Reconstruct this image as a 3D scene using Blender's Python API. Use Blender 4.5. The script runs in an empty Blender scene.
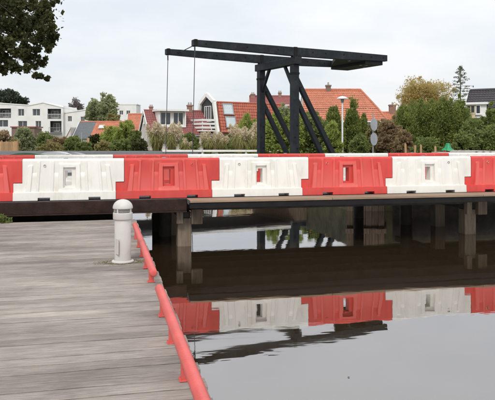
import bpy, math, random
import numpy as np
from mathutils import Vector, Matrix

R = math.radians
random.seed(7)
scene = bpy.context.scene
col = scene.collection

# ------------------------------------------------------------------ camera, sky, sun, exposure
TH = R(12.8)            # the bridge runs along world x; the camera looks 12.8 deg to the right of world y
F = 640.0               # focal length in photo pixels (photo 495 wide)
CX, HY = 247.5, 140.0   # principal column and horizon row in the photo
EYE = 2.27              # eye above the water (water is z = 0)
cam = bpy.data.cameras.new('camera'); cam_o = bpy.data.objects.new('camera', cam); col.objects.link(cam_o)
cam.sensor_fit = 'HORIZONTAL'; cam.sensor_width = 36; cam.lens = F / 495 * 36
cam.shift_y = -(200 - HY) / 495
cam.clip_start = 0.05; cam.clip_end = 6000
cam_o.location = (0, 0, EYE); cam_o.rotation_euler = (R(90), 0, -TH)
scene.camera = cam_o

SUN_EL, SUN_AZ = R(46), R(-115)     # direction towards the sun: azimuth measured in world xy from +x
world = bpy.data.worlds.new('World'); scene.world = world; world.use_nodes = True
nt = world.node_tree; nt.nodes.clear()
def wn(t, **k):
    n = nt.nodes.new(t)
    for a, b in k.items(): setattr(n, a, b)
    return n
out = wn('ShaderNodeOutputWorld'); bg = wn('ShaderNodeBackground')
sky = wn('ShaderNodeTexSky', sky_type='NISHITA'); sky.sun_disc = False
sky.sun_elevation = SUN_EL; sky.sun_rotation = R(90) - SUN_AZ; sky.air_density = 1.0; sky.dust_density = 2.0
tc = wn('ShaderNodeTexCoord'); sep = wn('ShaderNodeSeparateXYZ')
nt.links.new(tc.outputs['Generated'], sep.inputs[0])
zz = wn('ShaderNodeMath', operation='MAXIMUM'); zz.inputs[1].default_value = 0.0; nt.links.new(sep.outputs['Z'], zz.inputs[0])
za = wn('ShaderNodeMath', operation='ADD'); za.inputs[1].default_value = 0.22; nt.links.new(zz.outputs[0], za.inputs[0])
dv = wn('ShaderNodeVectorMath', operation='DIVIDE'); nt.links.new(tc.outputs['Generated'], dv.inputs[0])
cz = wn('ShaderNodeCombineXYZ')
for i in range(3): nt.links.new(za.outputs[0], cz.inputs[i])
nt.links.new(cz.outputs[0], dv.inputs[1])
no = wn('ShaderNodeTexNoise'); no.inputs['Scale'].default_value = 0.9; no.inputs['Detail'].default_value = 7; no.inputs['Roughness'].default_value = 0.55
nt.links.new(dv.outputs[0], no.inputs['Vector'])
cr = wn('ShaderNodeValToRGB')
cr.color_ramp.elements[0].position = 0.36; cr.color_ramp.elements[0].color = (0.69, 0.74, 0.785, 1)
cr.color_ramp.elements[1].position = 0.60; cr.color_ramp.elements[1].color = (0.865, 0.87, 0.88, 1)
nt.links.new(no.outputs['Fac'], cr.inputs[0])
grad = wn('ShaderNodeMapRange'); grad.inputs[1].default_value = 0.0; grad.inputs[2].default_value = 1.0
grad.inputs[3].default_value = 9.0; grad.inputs[4].default_value = 15.0; nt.links.new(zz.outputs[0], grad.inputs[0])
sc_ = wn('ShaderNodeVectorMath', operation='SCALE'); nt.links.new(cr.outputs[0], sc_.inputs[0]); nt.links.new(grad.outputs[0], sc_.inputs['Scale'])
mx = wn('ShaderNodeMix', data_type='RGBA'); mx.inputs[0].default_value = 0.90
nt.links.new(sky.outputs[0], mx.inputs[6]); nt.links.new(sc_.outputs[0], mx.inputs[7])
nt.links.new(mx.outputs[2], bg.inputs['Color']); bg.inputs['Strength'].default_value = 0.1
nt.links.new(bg.outputs[0], out.inputs[0])

sun = bpy.data.lights.new('sun', 'SUN'); sun_o = bpy.data.objects.new('sun', sun); col.objects.link(sun_o)
sun.energy = 1.5; sun.angle = R(14); sun.color = (1.0, 0.95, 0.88)
sd = Vector((math.cos(SUN_AZ) * math.cos(SUN_EL), math.sin(SUN_AZ) * math.cos(SUN_EL), math.sin(SUN_EL)))
sun_o.rotation_euler = sd.to_track_quat('Z', 'Y').to_euler(); sun_o.location = (-20, -20, 40)
scene.view_settings.view_transform = 'Standard'; scene.view_settings.look = 'None'
scene.view_settings.gamma = 1.0; scene.view_settings.use_curve_mapping = False
scene.view_settings.exposure = 0.27

# ------------------------------------------------------------------ helpers
def wxy(px, Z):
    X = (px - CX) * Z / F
    return (X * math.cos(TH) + Z * math.sin(TH), -X * math.sin(TH) + Z * math.cos(TH))
def zat(py, Z): return EYE - (py - HY) * Z / F
def tag(o, label=None, cat=None, group=None, kind=None):
    if label: o['label'] = label
    if cat: o['category'] = cat
    if group: o['group'] = group
    if kind: o['kind'] = kind
    return o
def empty(name, loc=(0, 0, 0), rz=0, label=None, cat=None, group=None):
    o = bpy.data.objects.new(name, None); col.objects.link(o)
    o.location = loc; o.rotation_euler = (0, 0, rz); o.empty_display_size = 0.2
    return tag(o, label, cat, group)
def link(name, me, parent=None, loc=(0, 0, 0), rot=(0, 0, 0)):
    o = bpy.data.objects.new(name, me); col.objects.link(o)
    o.location = loc; o.rotation_euler = rot
    if parent: o.parent = parent
    return o

class MB:
    def __init__(s): s.v = []; s.f = []; s.m = []; s.cm = 0
    def face(s, pts):
        i = len(s.v); s.v += [tuple(p) for p in pts]; s.f.append(tuple(range(i, i + len(pts)))); s.m.append(s.cm)
    def box(s, c, d, rz=0.0, mat=None):
        i = len(s.v); hx, hy, hz = d[0] / 2, d[1] / 2, d[2] / 2
        for z in (-hz, hz):
            for x, y in ((-hx, -hy), (hx, -hy), (hx, hy), (-hx, hy)):
                p = Vector((x, y, z))
                if mat is not None: p = mat @ p
                elif rz: p = Matrix.Rotation(rz, 3, 'Z') @ p
                s.v.append((c[0] + p.x, c[1] + p.y, c[2] + p.z))
        for q in ((3, 2, 1, 0), (4, 5, 6, 7), (0, 1, 5, 4), (1, 2, 6, 5), (2, 3, 7, 6), (3, 0, 4, 7)):
            s.f.append(tuple(i + k for k in q)); s.m.append(s.cm)
        return s
    def span(s, a, b): return s.box([(a[i] + b[i]) / 2 for i in range(3)], [abs(b[i] - a[i]) for i in range(3)])
    def beam(s, a, b, w, h, up=(0, 0, 1)):
        a = Vector(a); b = Vector(b); d = (b - a); L = d.length; d.normalize()
        side = d.cross(Vector(up))
        if side.length < 1e-4: side = d.cross(Vector((0, 1, 0)))
        side.normalize(); u = side.cross(d)
        m = Matrix((d, side, u)).transposed()
        return s.box((a + b) / 2, (L, w, h), mat=m)
    def tube(s, a, b, r0, r1=None, n=10, cap=True):
        r1 = r0 if r1 is None else r1
        a = Vector(a); b = Vector(b); d = (b - a).normalized()
        side = d.cross(Vector((0, 0, 1)))
        if side.length < 1e-3: side = Vector((1, 0, 0))
        side.normalize(); u = side.cross(d); i = len(s.v)
        for p, r in ((a, r0), (b, r1)):
            for k in range(n):
                t = 2 * math.pi * k / n
                s.v.append(tuple(p + side * (r * math.cos(t)) + u * (r * math.sin(t))))
        for k in range(n):
            k2 = (k + 1) % n; s.f.append((i + k, i + k2, i + n + k2, i + n + k)); s.m.append(s.cm)
        if cap:
            s.f.append(tuple(i + n - 1 - k for k in range(n))); s.m.append(s.cm)
            s.f.append(tuple(i + n + k for k in range(n))); s.m.append(s.cm)
        return s
    def lathe(s, prof, c=(0, 0, 0), n=24):
        i = len(s.v)
        for r, z in prof:
            for k in range(n):
                t = 2 * math.pi * k / n
                s.v.append((c[0] + r * math.cos(t), c[1] + r * math.sin(t), c[2] + z))
        for j in range(len(prof) - 1):
            for k in range(n):
                k2 = (k + 1) % n
                s.f.append((i + j * n + k, i + j * n + k2, i + (j + 1) * n + k2, i + (j + 1) * n + k)); s.m.append(s.cm)
        return s
    def prism(s, poly, vec):
        n = len(poly); i = len(s.v); vec = Vector(vec)
        s.v += [tuple(p) for p in poly] + [tuple(Vector(p) + vec) for p in poly]
        s.f.append(tuple(i + n - 1 - k for k in range(n))); s.m.append(s.cm)
        s.f.append(tuple(i + n + k for k in range(n))); s.m.append(s.cm)
        for k in range(n):
            k2 = (k + 1) % n; s.f.append((i + k, i + k2, i + n + k2, i + n + k)); s.m.append(s.cm)
        return s
    def mesh(s, name, mats, smooth=False):
        me = bpy.data.meshes.new(name); me.from_pydata(s.v, [], s.f)
        for m in (mats if isinstance(mats, (list, tuple)) else [mats]): me.materials.append(m)
        if s.cm: me.polygons.foreach_set('material_index', s.m)
        if smooth:
            me.polygons.foreach_set('use_smooth', [True] * len(me.polygons))
            try: me.set_sharp_from_angle(angle=R(35))
            except Exception: pass
        # consistent outward normals
        import bmesh
        bm = bmesh.new(); bm.from_mesh(me); bmesh.ops.recalc_face_normals(bm, faces=bm.faces); bm.to_mesh(me); bm.free()
        me.update(); return me
    def build(s, name, mats, parent=None, loc=(0, 0, 0), rot=(0, 0, 0), smooth=False, bevel=0):
        o = link(name, s.mesh(name, mats, smooth), parent, loc, rot)
        if bevel:
            b = o.modifiers.new('bevel', 'BEVEL'); b.width = bevel; b.segments = 2; b.limit_method = 'ANGLE'; b.angle_limit = R(40)
        return o

def slab(xs, zs, mask, y0, y1, ztop=None):
    """wall slab in local xz with openings: mask[i][j] True = solid"""
    m = MB()
    def P(x, y, z):
        if ztop: z = ztop(x, z)
        return (x, y, z)
    nx, nz = len(xs) - 1, len(zs) - 1
    ok = lambda i, j: 0 <= i < nx and 0 <= j < nz and mask[i][j]
    for i in range(nx):
        for j in range(nz):
            if not mask[i][j]: continue
            a, b, c, d = xs[i], xs[i + 1], zs[j], zs[j + 1]
            m.face([P(a, y0, c), P(b, y0, c), P(b, y0, d), P(a, y0, d)])
            m.face([P(a, y1, c), P(a, y1, d), P(b, y1, d), P(b, y1, c)])
            if not ok(i - 1, j): m.face([P(a, y0, c), P(a, y0, d), P(a, y1, d), P(a, y1, c)])
            if not ok(i + 1, j): m.face([P(b, y0, c), P(b, y1, c), P(b, y1, d), P(b, y0, d)])
            if not ok(i, j - 1): m.face([P(a, y0, c), P(a, y1, c), P(b, y1, c), P(b, y0, c)])
            if not ok(i, j + 1): m.face([P(a, y0, d), P(b, y0, d), P(b, y1, d), P(a, y1, d)])
    return m
def wall_open(L0, L1, H, ops, y0, y1, ztop=None, extra=()):
    xs = sorted(set([L0, L1] + list(extra) + [o[0] for o in ops] + [o[1] for o in ops]))
    zs = sorted(set([0, H] + [o[2] for o in ops] + [o[3] for o in ops]))
    mask = [[not any(o[0] <= (xs[i] + xs[i + 1]) / 2 <= o[1] and o[2] <= (zs[j] + zs[j + 1]) / 2 <= o[3] for o in ops)
             for j in range(len(zs) - 1)] for i in range(len(xs) - 1)]
    return slab(xs, zs, mask, y0, y1, ztop)

# ------------------------------------------------------------------ materials
def mat(name, color, rough=0.6, vary=0.12, scale=8.0, bump=0.0, bscale=40.0, spec=0.4, metallic=0.0, per_object=0.0, stretch=None,
        dirt=None, dirt_scale=3.0, dirt_lo=0.5, dirt_hi=0.72, coord='Object', subsurf=0.0):
    m = bpy.data.materials.new(name); m.use_nodes = True; t = m.node_tree; t.nodes.clear()
    N = t.nodes.new; Lk = t.links.new
    o = N('ShaderNodeOutputMaterial'); b = N('ShaderNodeBsdfPrincipled'); Lk(b.outputs[0], o.inputs[0])
    b.inputs['Roughness'].default_value = rough; b.inputs['Metallic'].default_value = metallic
    b.inputs['Specular IOR Level'].default_value = spec
    tcd = N('ShaderNodeTexCoord'); mp = N('ShaderNodeMapping'); Lk(tcd.outputs[coord], mp.inputs['Vector'])
    if stretch: mp.inputs['Scale'].default_value = stretch
    oi = N('ShaderNodeObjectInfo')
    ad = N('ShaderNodeVectorMath'); ad.operation = 'ADD'
    sc2 = N('ShaderNodeVectorMath'); sc2.operation = 'SCALE'; sc2.inputs['Scale'].default_value = 37.0
    cb = N('ShaderNodeCombineXYZ')
    for i in range(3): Lk(oi.outputs['Random'], cb.inputs[i])
    Lk(cb.outputs[0], sc2.inputs[0]); Lk(mp.outputs[0], ad.inputs[0]); Lk(sc2.outputs[0], ad.inputs[1])
    ns = N('ShaderNodeTexNoise'); ns.inputs['Scale'].default_value = scale; ns.inputs['Detail'].default_value = 6; ns.inputs['Roughness'].default_value = 0.62
    Lk(ad.outputs[0], ns.inputs['Vector'])
    mr = N('ShaderNodeMapRange'); mr.inputs[1].default_value = 0.3; mr.inputs[2].default_value = 0.7
    mr.inputs[3].default_value = 1 - vary; mr.inputs[4].default_value = 1 + vary; Lk(ns.outputs['Fac'], mr.inputs[0])
    val = mr.outputs[0]
    if per_object:
        m2 = N('ShaderNodeMapRange'); m2.inputs[3].default_value = 1 - per_object; m2.inputs[4].default_value = 1 + per_object
        Lk(oi.outputs['Random'], m2.inputs[0])
        mm = N('ShaderNodeMath'); mm.operation = 'MULTIPLY'; Lk(val, mm.inputs[0]); Lk(m2.outputs[0], mm.inputs[1]); val = mm.outputs[0]
    vs = N('ShaderNodeVectorMath'); vs.operation = 'SCALE'; vs.inputs[0].default_value = color[:3]; Lk(val, vs.inputs['Scale'])
    colr = vs.outputs[0]
    if dirt:
        n2 = N('ShaderNodeTexNoise'); n2.inputs['Scale'].default_value = dirt_scale; n2.inputs['Detail'].default_value = 8; n2.inputs['Roughness'].default_value = 0.68
        Lk(ad.outputs[0], n2.inputs['Vector'])
        r2 = N('ShaderNodeMapRange'); r2.inputs[1].default_value = dirt_lo; r2.inputs[2].default_value = dirt_hi; Lk(n2.outputs['Fac'], r2.inputs[0])
        mi = N('ShaderNodeMix'); mi.data_type = 'RGBA'; Lk(r2.outputs[0], mi.inputs[0]); Lk(colr, mi.inputs[6]); mi.inputs[7].default_value = (*dirt, 1)
        colr = mi.outputs[2]
    Lk(colr, b.inputs['Base Color'])
    if bump:
        n3 = N('ShaderNodeTexNoise'); n3.inputs['Scale'].default_value = bscale; n3.inputs['Detail'].default_value = 5
        Lk(ad.outputs[0], n3.inputs['Vector'])
        bp = N('ShaderNodeBump'); bp.inputs['Strength'].default_value = bump; bp.inputs['Distance'].default_value = 0.02
        Lk(n3.outputs['Fac'], bp.inputs['Height']); Lk(bp.outputs[0], b.inputs['Normal'])
    return m
def leafmat(name, c0, c1, trans=0.3):
    m = bpy.data.materials.new(name); m.use_nodes = True; t = m.node_tree; t.nodes.clear(); N = t.nodes.new; Lk = t.links.new
    o = N('ShaderNodeOutputMaterial'); at = N('ShaderNodeAttribute'); at.attribute_name = 'tint'
    mi = N('ShaderNodeMix'); mi.data_type = 'RGBA'; Lk(at.outputs['Fac'], mi.inputs[0]); mi.inputs[6].default_value = (*c0, 1); mi.inputs[7].default_value = (*c1, 1)
    d = N('ShaderNodeBsdfPrincipled'); d.inputs['Roughness'].default_value = 0.6; d.inputs['Specular IOR Level'].default_value = 0.25
    tr = N('ShaderNodeBsdfTranslucent'); ms = N('ShaderNodeMixShader'); ms.inputs[0].default_value = trans
    Lk(mi.outputs[2], d.inputs['Base Color']); Lk(mi.outputs[2], tr.inputs['Color']); Lk(d.outputs[0], ms.inputs[1]); Lk(tr.outputs[0], ms.inputs[2]); Lk(ms.outputs[0], o.inputs[0])
    return m
def brickmat(name, c1, c2, mortar, sx, sz):
    m = bpy.data.materials.new(name); m.use_nodes = True; t = m.node_tree; N = t.nodes.new; Lk = t.links.new
    b = t.nodes['Principled BSDF']; b.inputs['Roughness'].default_value = 0.85
    tcd = N('ShaderNodeTexCoord'); sp = N('ShaderNodeSeparateXYZ'); cb = N('ShaderNodeCombineXYZ'); Lk(tcd.outputs['Object'], sp.inputs[0])
    a = N('ShaderNodeMath'); a.operation = 'ADD'; Lk(sp.outputs[0], a.inputs[0]); Lk(sp.outputs[1], a.inputs[1]); Lk(a.outputs[0], cb.inputs[0]); Lk(sp.outputs[2], cb.inputs[1])
    br = N('ShaderNodeTexBrick'); br.inputs['Color1'].default_value = (*c1, 1); br.inputs['Color2'].default_value = (*c2, 1); br.inputs['Mortar'].default_value = (*mortar, 1)
    br.inputs['Scale'].default_value = 1; br.inputs['Brick Width'].default_value = sx; br.inputs['Row Height'].default_value = sz; br.inputs['Mortar Size'].default_value = sz * .12
    Lk(cb.outputs[0], br.inputs['Vector']); Lk(br.outputs['Color'], b.inputs['Base Color'])
    return m

M = {}
M['red'] = mat('red_plastic', (0.60, 0.060, 0.050), 0.5, 0.12, 3.0, 0.06, 60, stretch=(1.7, 1.7, .55), dirt=(0.50, 0.085, 0.07), dirt_scale=2.2, per_object=.06)
M['white'] = mat('white_plastic', (0.74, 0.72, 0.67), 0.5, 0.06, 3.0, 0.06, 60, stretch=(1.7, 1.7, .55), dirt=(0.60, 0.56, 0.48), dirt_scale=2.6, dirt_lo=.54, dirt_hi=.8, per_object=.03)
M['redpaint'] = mat('red_paint', (0.62, 0.105, 0.092), 0.42, 0.10, 5, 0.12, 70, dirt=(0.30, 0.075, 0.055), dirt_scale=30, dirt_lo=.63, dirt_hi=.69)
M['cream'] = mat('cream_paint', (0.56, 0.535, 0.505), 0.5, 0.05, 6, 0.05, 60, dirt=(0.42, 0.40, 0.33), dirt_scale=5, dirt_lo=.55, dirt_hi=.85)
M['plank'] = mat('weathered_plank', (0.315, 0.278, 0.250), 0.88, 0.22, 3.0, 0.5, 7, stretch=(0.8, 22, 8), spec=.15, per_object=.15,
                 dirt=(0.20, 0.165, 0.135), dirt_scale=1.5, dirt_lo=.52, dirt_hi=.80)
def add_stains(m):
    """damp patches, scuffs and specks that run across the boards"""
    t = m.node_tree; N = t.nodes.new; Lk = t.links.new
    b = next(n for n in t.nodes if n.type == 'BSDF_PRINCIPLED'); src = b.inputs['Base Color'].links[0].from_socket
    ge = N('ShaderNodeNewGeometry')
    mp = N('ShaderNodeMapping'); mp.inputs['Scale'].default_value = (.8, 1.5, 1); Lk(ge.outputs['Position'], mp.inputs[0])
    n1 = N('ShaderNodeTexNoise'); n1.inputs['Scale'].default_value = 1.1; n1.inputs['Detail'].default_value = 9; n1.inputs['Roughness'].default_value = .7; Lk(mp.outputs[0], n1.inputs['Vector'])
    r1 = N('ShaderNodeMapRange'); r1.inputs[1].default_value = .36; r1.inputs[2].default_value = .68; r1.inputs[3].default_value = .74; r1.inputs[4].default_value = 1.28; Lk(n1.outputs['Fac'], r1.inputs[0])
    n2 = N('ShaderNodeTexNoise'); n2.inputs['Scale'].default_value = 1.0; n2.inputs['Detail'].default_value = 5; n2.inputs['Roughness'].default_value = .7; mp2 = N('ShaderNodeMapping'); mp2.inputs['Scale'].default_value = (5, 75, 1); Lk(ge.outputs['Position'], mp2.inputs[0]); Lk(mp2.outputs[0], n2.inputs['Vector'])
    r2 = N('ShaderNodeMapRange'); r2.inputs[1].default_value = .30; r2.inputs[2].default_value = .72; r2.inputs[3].default_value = .78; r2.inputs[4].default_value = 1.2; Lk(n2.outputs['Fac'], r2.inputs[0])
    mu = N('ShaderNodeMath'); mu.operation = 'MULTIPLY'; Lk(r1.outputs[0], mu.inputs[0]); Lk(r2.outputs[0], mu.inputs[1])
    sc2 = N('ShaderNodeVectorMath'); sc2.operation = 'SCALE'; Lk(src, sc2.inputs[0]); Lk(mu.outputs[0], sc2.inputs['Scale']); Lk(sc2.outputs[0], b.inputs['Base Color'])
add_stains(M['plank'])
def add_rib_pale(m, c):
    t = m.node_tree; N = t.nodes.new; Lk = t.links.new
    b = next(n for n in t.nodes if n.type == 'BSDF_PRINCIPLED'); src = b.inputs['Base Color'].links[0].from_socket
    at = N('ShaderNodeAttribute'); at.attribute_name = 'rib_pale'; mi = N('ShaderNodeMix'); mi.data_type = 'RGBA'
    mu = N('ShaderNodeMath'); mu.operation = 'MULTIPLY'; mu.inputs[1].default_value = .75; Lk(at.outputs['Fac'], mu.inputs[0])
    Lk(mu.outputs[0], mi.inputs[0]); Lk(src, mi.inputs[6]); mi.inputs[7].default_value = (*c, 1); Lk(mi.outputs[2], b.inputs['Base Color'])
add_rib_pale(M['red'], (0.68, 0.135, 0.115))  # paler red mixed in on the proud ribs
M['timber'] = mat('old_timber', (0.12, 0.09, 0.065), 0.85, 0.4, 4, 0.6, 9, stretch=(6, 6, .6), per_object=.1)
M['pile'] = mat('pile_wood', (0.175, 0.135, 0.10), 0.85, 0.4, 4, 0.6, 9, stretch=(5, 5, .6), dirt=(.09, .075, .05), dirt_scale=2, per_object=.1)
M['darktimber'] = mat('dark_timber', (0.035, 0.03, 0.026), 0.8, 0.4, 4, 0.4, 12)
M['nosing'] = mat('tan_board', (0.27, 0.19, 0.13), 0.75, 0.22, 3, 0.3, 20, stretch=(.6, 8, 8), per_object=.12)
M['steel'] = mat('rusty_beam', (0.030, 0.017, 0.014), 0.8, 0.5, 3, 0.3, 30, dirt=(.05, .024, .018), dirt_scale=4, spec=.2)
M['blacksteel'] = mat('black_steel', (0.012, 0.011, 0.011), 0.7, 0.3, 5, 0.1, 30, spec=.2)
M['asphalt'] = mat('asphalt', (0.11, 0.11, 0.115), 0.9, 0.2, 12, 0.4, 60)
M['draw'] = mat('black_green_paint', (0.010, 0.014, 0.017), 0.55, 0.4, 4, 0.2, 25, spec=.3, dirt=(.032, .036, .038), dirt_scale=2.2, dirt_lo=.52, dirt_hi=.75)
M['drawwood'] = mat('brown_black_paint', (0.022, 0.021, 0.023), 0.6, 0.3, 4, 0.12, 30)
M['leafwhite'] = mat('white_board', (0.74, 0.72, 0.67), 0.55, 0.08, 6, 0.1, 30)
M['render'] = mat('white_render', (0.76, 0.75, 0.73), 0.8, 0.05, .4, 0.1, 20, dirt=(.55, .54, .52), dirt_scale=.25, dirt_lo=.5, dirt_hi=.8)
M['whitetrim'] = mat('white_trim', (0.78, 0.77, 0.74), 0.5, 0.05, 4)
M['plaster'] = mat('pale_plaster', (0.62, 0.56, 0.53), 0.85, 0.08, 1.5)
M['beige'] = mat('beige_board', (0.55, 0.46, 0.30), 0.8, 0.15, 3)
M['slate'] = mat('grey_slate', (0.15, 0.16, 0.175), 0.7, 0.15, 3)
M['darkboard'] = mat('dark_board', (0.035, 0.045, 0.042), 0.7, 0.25, 3)
M['glass'] = mat('window_glass', (0.055, 0.065, 0.075), 0.08, 0.2, .8, spec=.6)
M['skyglass'] = mat('roof_glass', (0.52, 0.60, 0.62), 0.1, 0.1, .8, spec=.8)
M['room'] = mat('balcony_recess', (0.16, 0.17, 0.18), 0.8, 0.3, 1.2)
M['rail'] = mat('grey_metal', (0.35, 0.36, 0.37), 0.5, 0.1, 5)
M['lampmetal'] = mat('lamp_metal', (0.72, 0.72, 0.71), 0.45, 0.06, 5)
M['greycap'] = mat('lamp_cap', (0.25, 0.25, 0.26), 0.45, 0.1, 5)
M['signback'] = mat('sign_back', (0.42, 0.44, 0.46), 0.45, 0.1, 8, metallic=.2)
M['concrete'] = mat('concrete', (0.36, 0.33, 0.30), 0.9, 0.2, 5, 0.3, 40)
M['wirem'] = mat('steel_rod', (0.06, 0.06, 0.065), 0.5, 0.2, 5)
M['bark'] = mat('bark', (0.09, 0.07, 0.05), 0.9, 0.4, 6, 0.8, 14, stretch=(4, 4, .8))
M['fencewood'] = mat('fence_wood', (0.40, 0.25, 0.13), 0.8, 0.25, 4, 0.3, 20, stretch=(6, 6, .6), per_object=.2)
M['grass'] = mat('grass_ground', (0.075, 0.085, 0.035), 0.95, 0.4, 1.2, 0.6, 25, dirt=(.12, .10, .06), dirt_scale=.6)
M['soil'] = mat('bank_soil', (0.06, 0.058, 0.032), 0.95, 0.5, 2, 0.6, 12)
M['brick'] = brickmat('red_brick', (0.27, 0.11, 0.075), (0.22, 0.085, 0.06), (0.35, 0.31, 0.27), 0.22, 0.075)
M['brickbrown'] = brickmat('brown_brick', (0.20, 0.12, 0.085), (0.16, 0.095, 0.07), (0.25, 0.22, 0.2), 0.22, 0.075)
M['tileorange'] = mat('orange_tile', (0.50, 0.190, 0.115), 0.75, 0.22, 5, dirt=(.30, .12, .08), dirt_scale=.8, dirt_lo=.45, dirt_hi=.8)
M['tilered'] = mat('red_tile', (0.43, 0.125, 0.080), 0.7, 0.25, 5, dirt=(.23, .08, .06), dirt_scale=.8, dirt_lo=.45, dirt_hi=.8)
M['tilemaroon'] = mat('maroon_tile', (0.27, 0.095, 0.092), 0.75, 0.2, 5, dirt=(.22, .10, .095), dirt_scale=.9)
M['tileblack'] = mat('black_tile', (0.052, 0.047, 0.052), 0.65, 0.25, 5)
M['boatgreen'] = mat('green_tarp', (0.09, 0.17, 0.09), 0.6, 0.2, 4)
M['boatwhite'] = mat('boat_white', (0.72, 0.72, 0.7), 0.4, 0.06, 4)
M['green'] = mat('green_plastic', (0.02, 0.28, 0.12), 0.5, 0.2, 6)
M['tubred'] = mat('red_tub', (0.45, 0.03, 0.03), 0.5, 0.1, 6)
M['moss'] = leafmat('moss_leaf', (0.10, 0.11, 0.025), (0.22, 0.21, 0.06), .3)
LM = {
 'dark': leafmat('leaf_dark', (0.034, 0.042, 0.016), (0.115, 0.118, 0.042), .42),
 'mid': leafmat('leaf_mid', (0.145, 0.199, 0.064), (0.279, 0.307, 0.102), 0.47),
 'bright': leafmat('leaf_bright', (0.245, 0.320, 0.073), (0.402, 0.435, 0.124), 0.50),
 'olive': leafmat('leaf_olive', (0.274, 0.245, 0.101), (0.383, 0.323, 0.139), 0.47),
 'greyg': leafmat('leaf_grey', (0.260, 0.294, 0.158), (0.383, 0.403, 0.212), 0.47),
 'brown': leafmat('leaf_brown', (0.254, 0.182, 0.107), (0.389, 0.281, 0.156), 0.47),
 'yellow': leafmat('leaf_yellow', (0.391, 0.305, 0.109), (0.620, 0.500, 0.210), 0.50),
 'cypress': leafmat('leaf_cypress', (0.116, 0.166, 0.048), (0.288, 0.315, 0.081), 0.44),
 'pine': leafmat('leaf_pine', (0.032, 0.045, 0.034), (0.095, 0.114, 0.073), 0.37),
 'sparse': leafmat('leaf_sparse', (0.173, 0.203, 0.145), (0.249, 0.260, 0.182), 0.42),
 'plume': leafmat('plume', (0.52, 0.43, 0.29), (0.78, 0.68, 0.50), .4),
 'blade': leafmat('blade', (0.185, 0.183, 0.061), (0.396, 0.366, 0.143), .35),
 'bare': leafmat('bare_twig', (0.16, 0.13, 0.13), (0.26, 0.22, 0.22), .2),
}

# water: dark peaty body with a mirror-like skin, small ripples
wm = bpy.data.materials.new('canal_water'); wm.use_nodes = True; t = wm.node_tree; t.nodes.clear(); N = t.nodes.new; Lk = t.links.new
o = N('ShaderNodeOutputMaterial'); df = N('ShaderNodeBsdfDiffuse'); df.inputs['Color'].default_value = (0.030, 0.020, 0.010, 1)
gl = N('ShaderNodeBsdfGlossy'); gl.inputs['Roughness'].default_value = 0.018; gl.inputs['Color'].default_value = (0.95, 0.94, 0.95, 1)
fr = N('ShaderNodeFresnel'); fr.inputs['IOR'].default_value = 1.55
mw = N('ShaderNodeMapRange'); mw.inputs[3].default_value = 0.30; mw.inputs[4].default_value = 1.0; Lk(fr.outputs[0], mw.inputs[0])
ms = N('ShaderNodeMixShader'); Lk(mw.outputs[0], ms.inputs[0]); Lk(df.outputs[0], ms.inputs[1]); Lk(gl.outputs[0], ms.inputs[2]); Lk(ms.outputs[0], o.inputs[0])
tcw = N('ShaderNodeTexCoord'); mpw = N('ShaderNodeMapping'); Lk(tcw.outputs['Object'], mpw.inputs[0]); mpw.inputs['Scale'].default_value = (0.55, 1.3, 1); mpw.inputs['Rotation'].default_value = (0, 0, R(14))
n1 = N('ShaderNodeTexNoise'); n1.inputs['Scale'].default_value = 1.7; n1.inputs['Detail'].default_value = 3; n1.inputs['Roughness'].default_value = .45; Lk(mpw.outputs[0], n1.inputs['Vector'])
n2 = N('ShaderNodeTexNoise'); n2.inputs['Scale'].default_value = 8; n2.inputs['Detail'].default_value = 2; Lk(mpw.outputs[0], n2.inputs['Vector'])
ad = N('ShaderNodeMath'); ad.operation = 'MULTIPLY_ADD'; Lk(n2.outputs['Fac'], ad.inputs[0]); ad.inputs[1].default_value = 0.07; Lk(n1.outputs['Fac'], ad.inputs[2])
bp = N('ShaderNodeBump'); bp.inputs['Strength'].default_value = 1.0; bp.inputs['Distance'].default_value = 0.0017; Lk(ad.outputs[0], bp.inputs['Height'])
n4 = N('ShaderNodeTexNoise'); n4.inputs['Scale'].default_value = .55; n4.inputs['Detail'].default_value = 5; Lk(mpw.outputs[0], n4.inputs['Vector'])
r4 = N('ShaderNodeMapRange'); r4.inputs[1].default_value = .42; r4.inputs[2].default_value = .68; r4.inputs[3].default_value = .010; r4.inputs[4].default_value = .055; Lk(n4.outputs['Fac'], r4.inputs[0]); Lk(r4.outputs[0], gl.inputs['Roughness'])
Lk(bp.outputs[0], gl.inputs['Normal']); Lk(bp.outputs[0], fr.inputs['Normal'])

# ------------------------------------------------------------------ setting: water and land
w = MB(); w.face([(-400, -300, 0), (400, -300, 0), (400, 400, 0), (-400, 400, 0)])
tag(w.build('water', wm), kind='structure')
GZ = 1.15
g = MB()
FAR = 3000
# land behind the canal: outline runs along the quay, closed far out at the horizon
left_q = [(-FAR, 32), (-25, 32), (-6, 31.5), (0.6, 32), (2.5, 37), (3.4, 44)]
right_q = [(9.6, 45), (8.9, 32), (7.85, 24.0), (7.75, 19.35), (8.9, 19.05), (10.2, 18.9), (40, 18.7), (FAR, 18.7)]
import bmesh
bm = bmesh.new()
V = lambda p, z=GZ: bm.verts.new((p[0], p[1], z))
lv_ = [V(p) for p in left_q]; rv_ = [V(p) for p in right_q]; fl, fr2 = V((-FAR, 44)), V((FAR, 45)); bl2, br2 = V((-FAR, FAR)), V((FAR, FAR))
for a, b_ in zip(lv_[:-1], lv_[1:]): bm.faces.new((fl, a, b_))
for a, b_ in zip(rv_[:-1], rv_[1:]): bm.faces.new((fr2, a, b_))
bm.faces.new((fl, lv_[-1], rv_[0], fr2, br2, bl2))
outer = lv_ + rv_; low = [V((v.co.x, v.co.y), -1.0) for v in outer]
for i in range(len(outer) - 1): bm.faces.new((outer[i], outer[i + 1], low[i + 1], low[i])).material_index = 1
bmesh.ops.recalc_face_normals(bm, faces=bm.faces)
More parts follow.
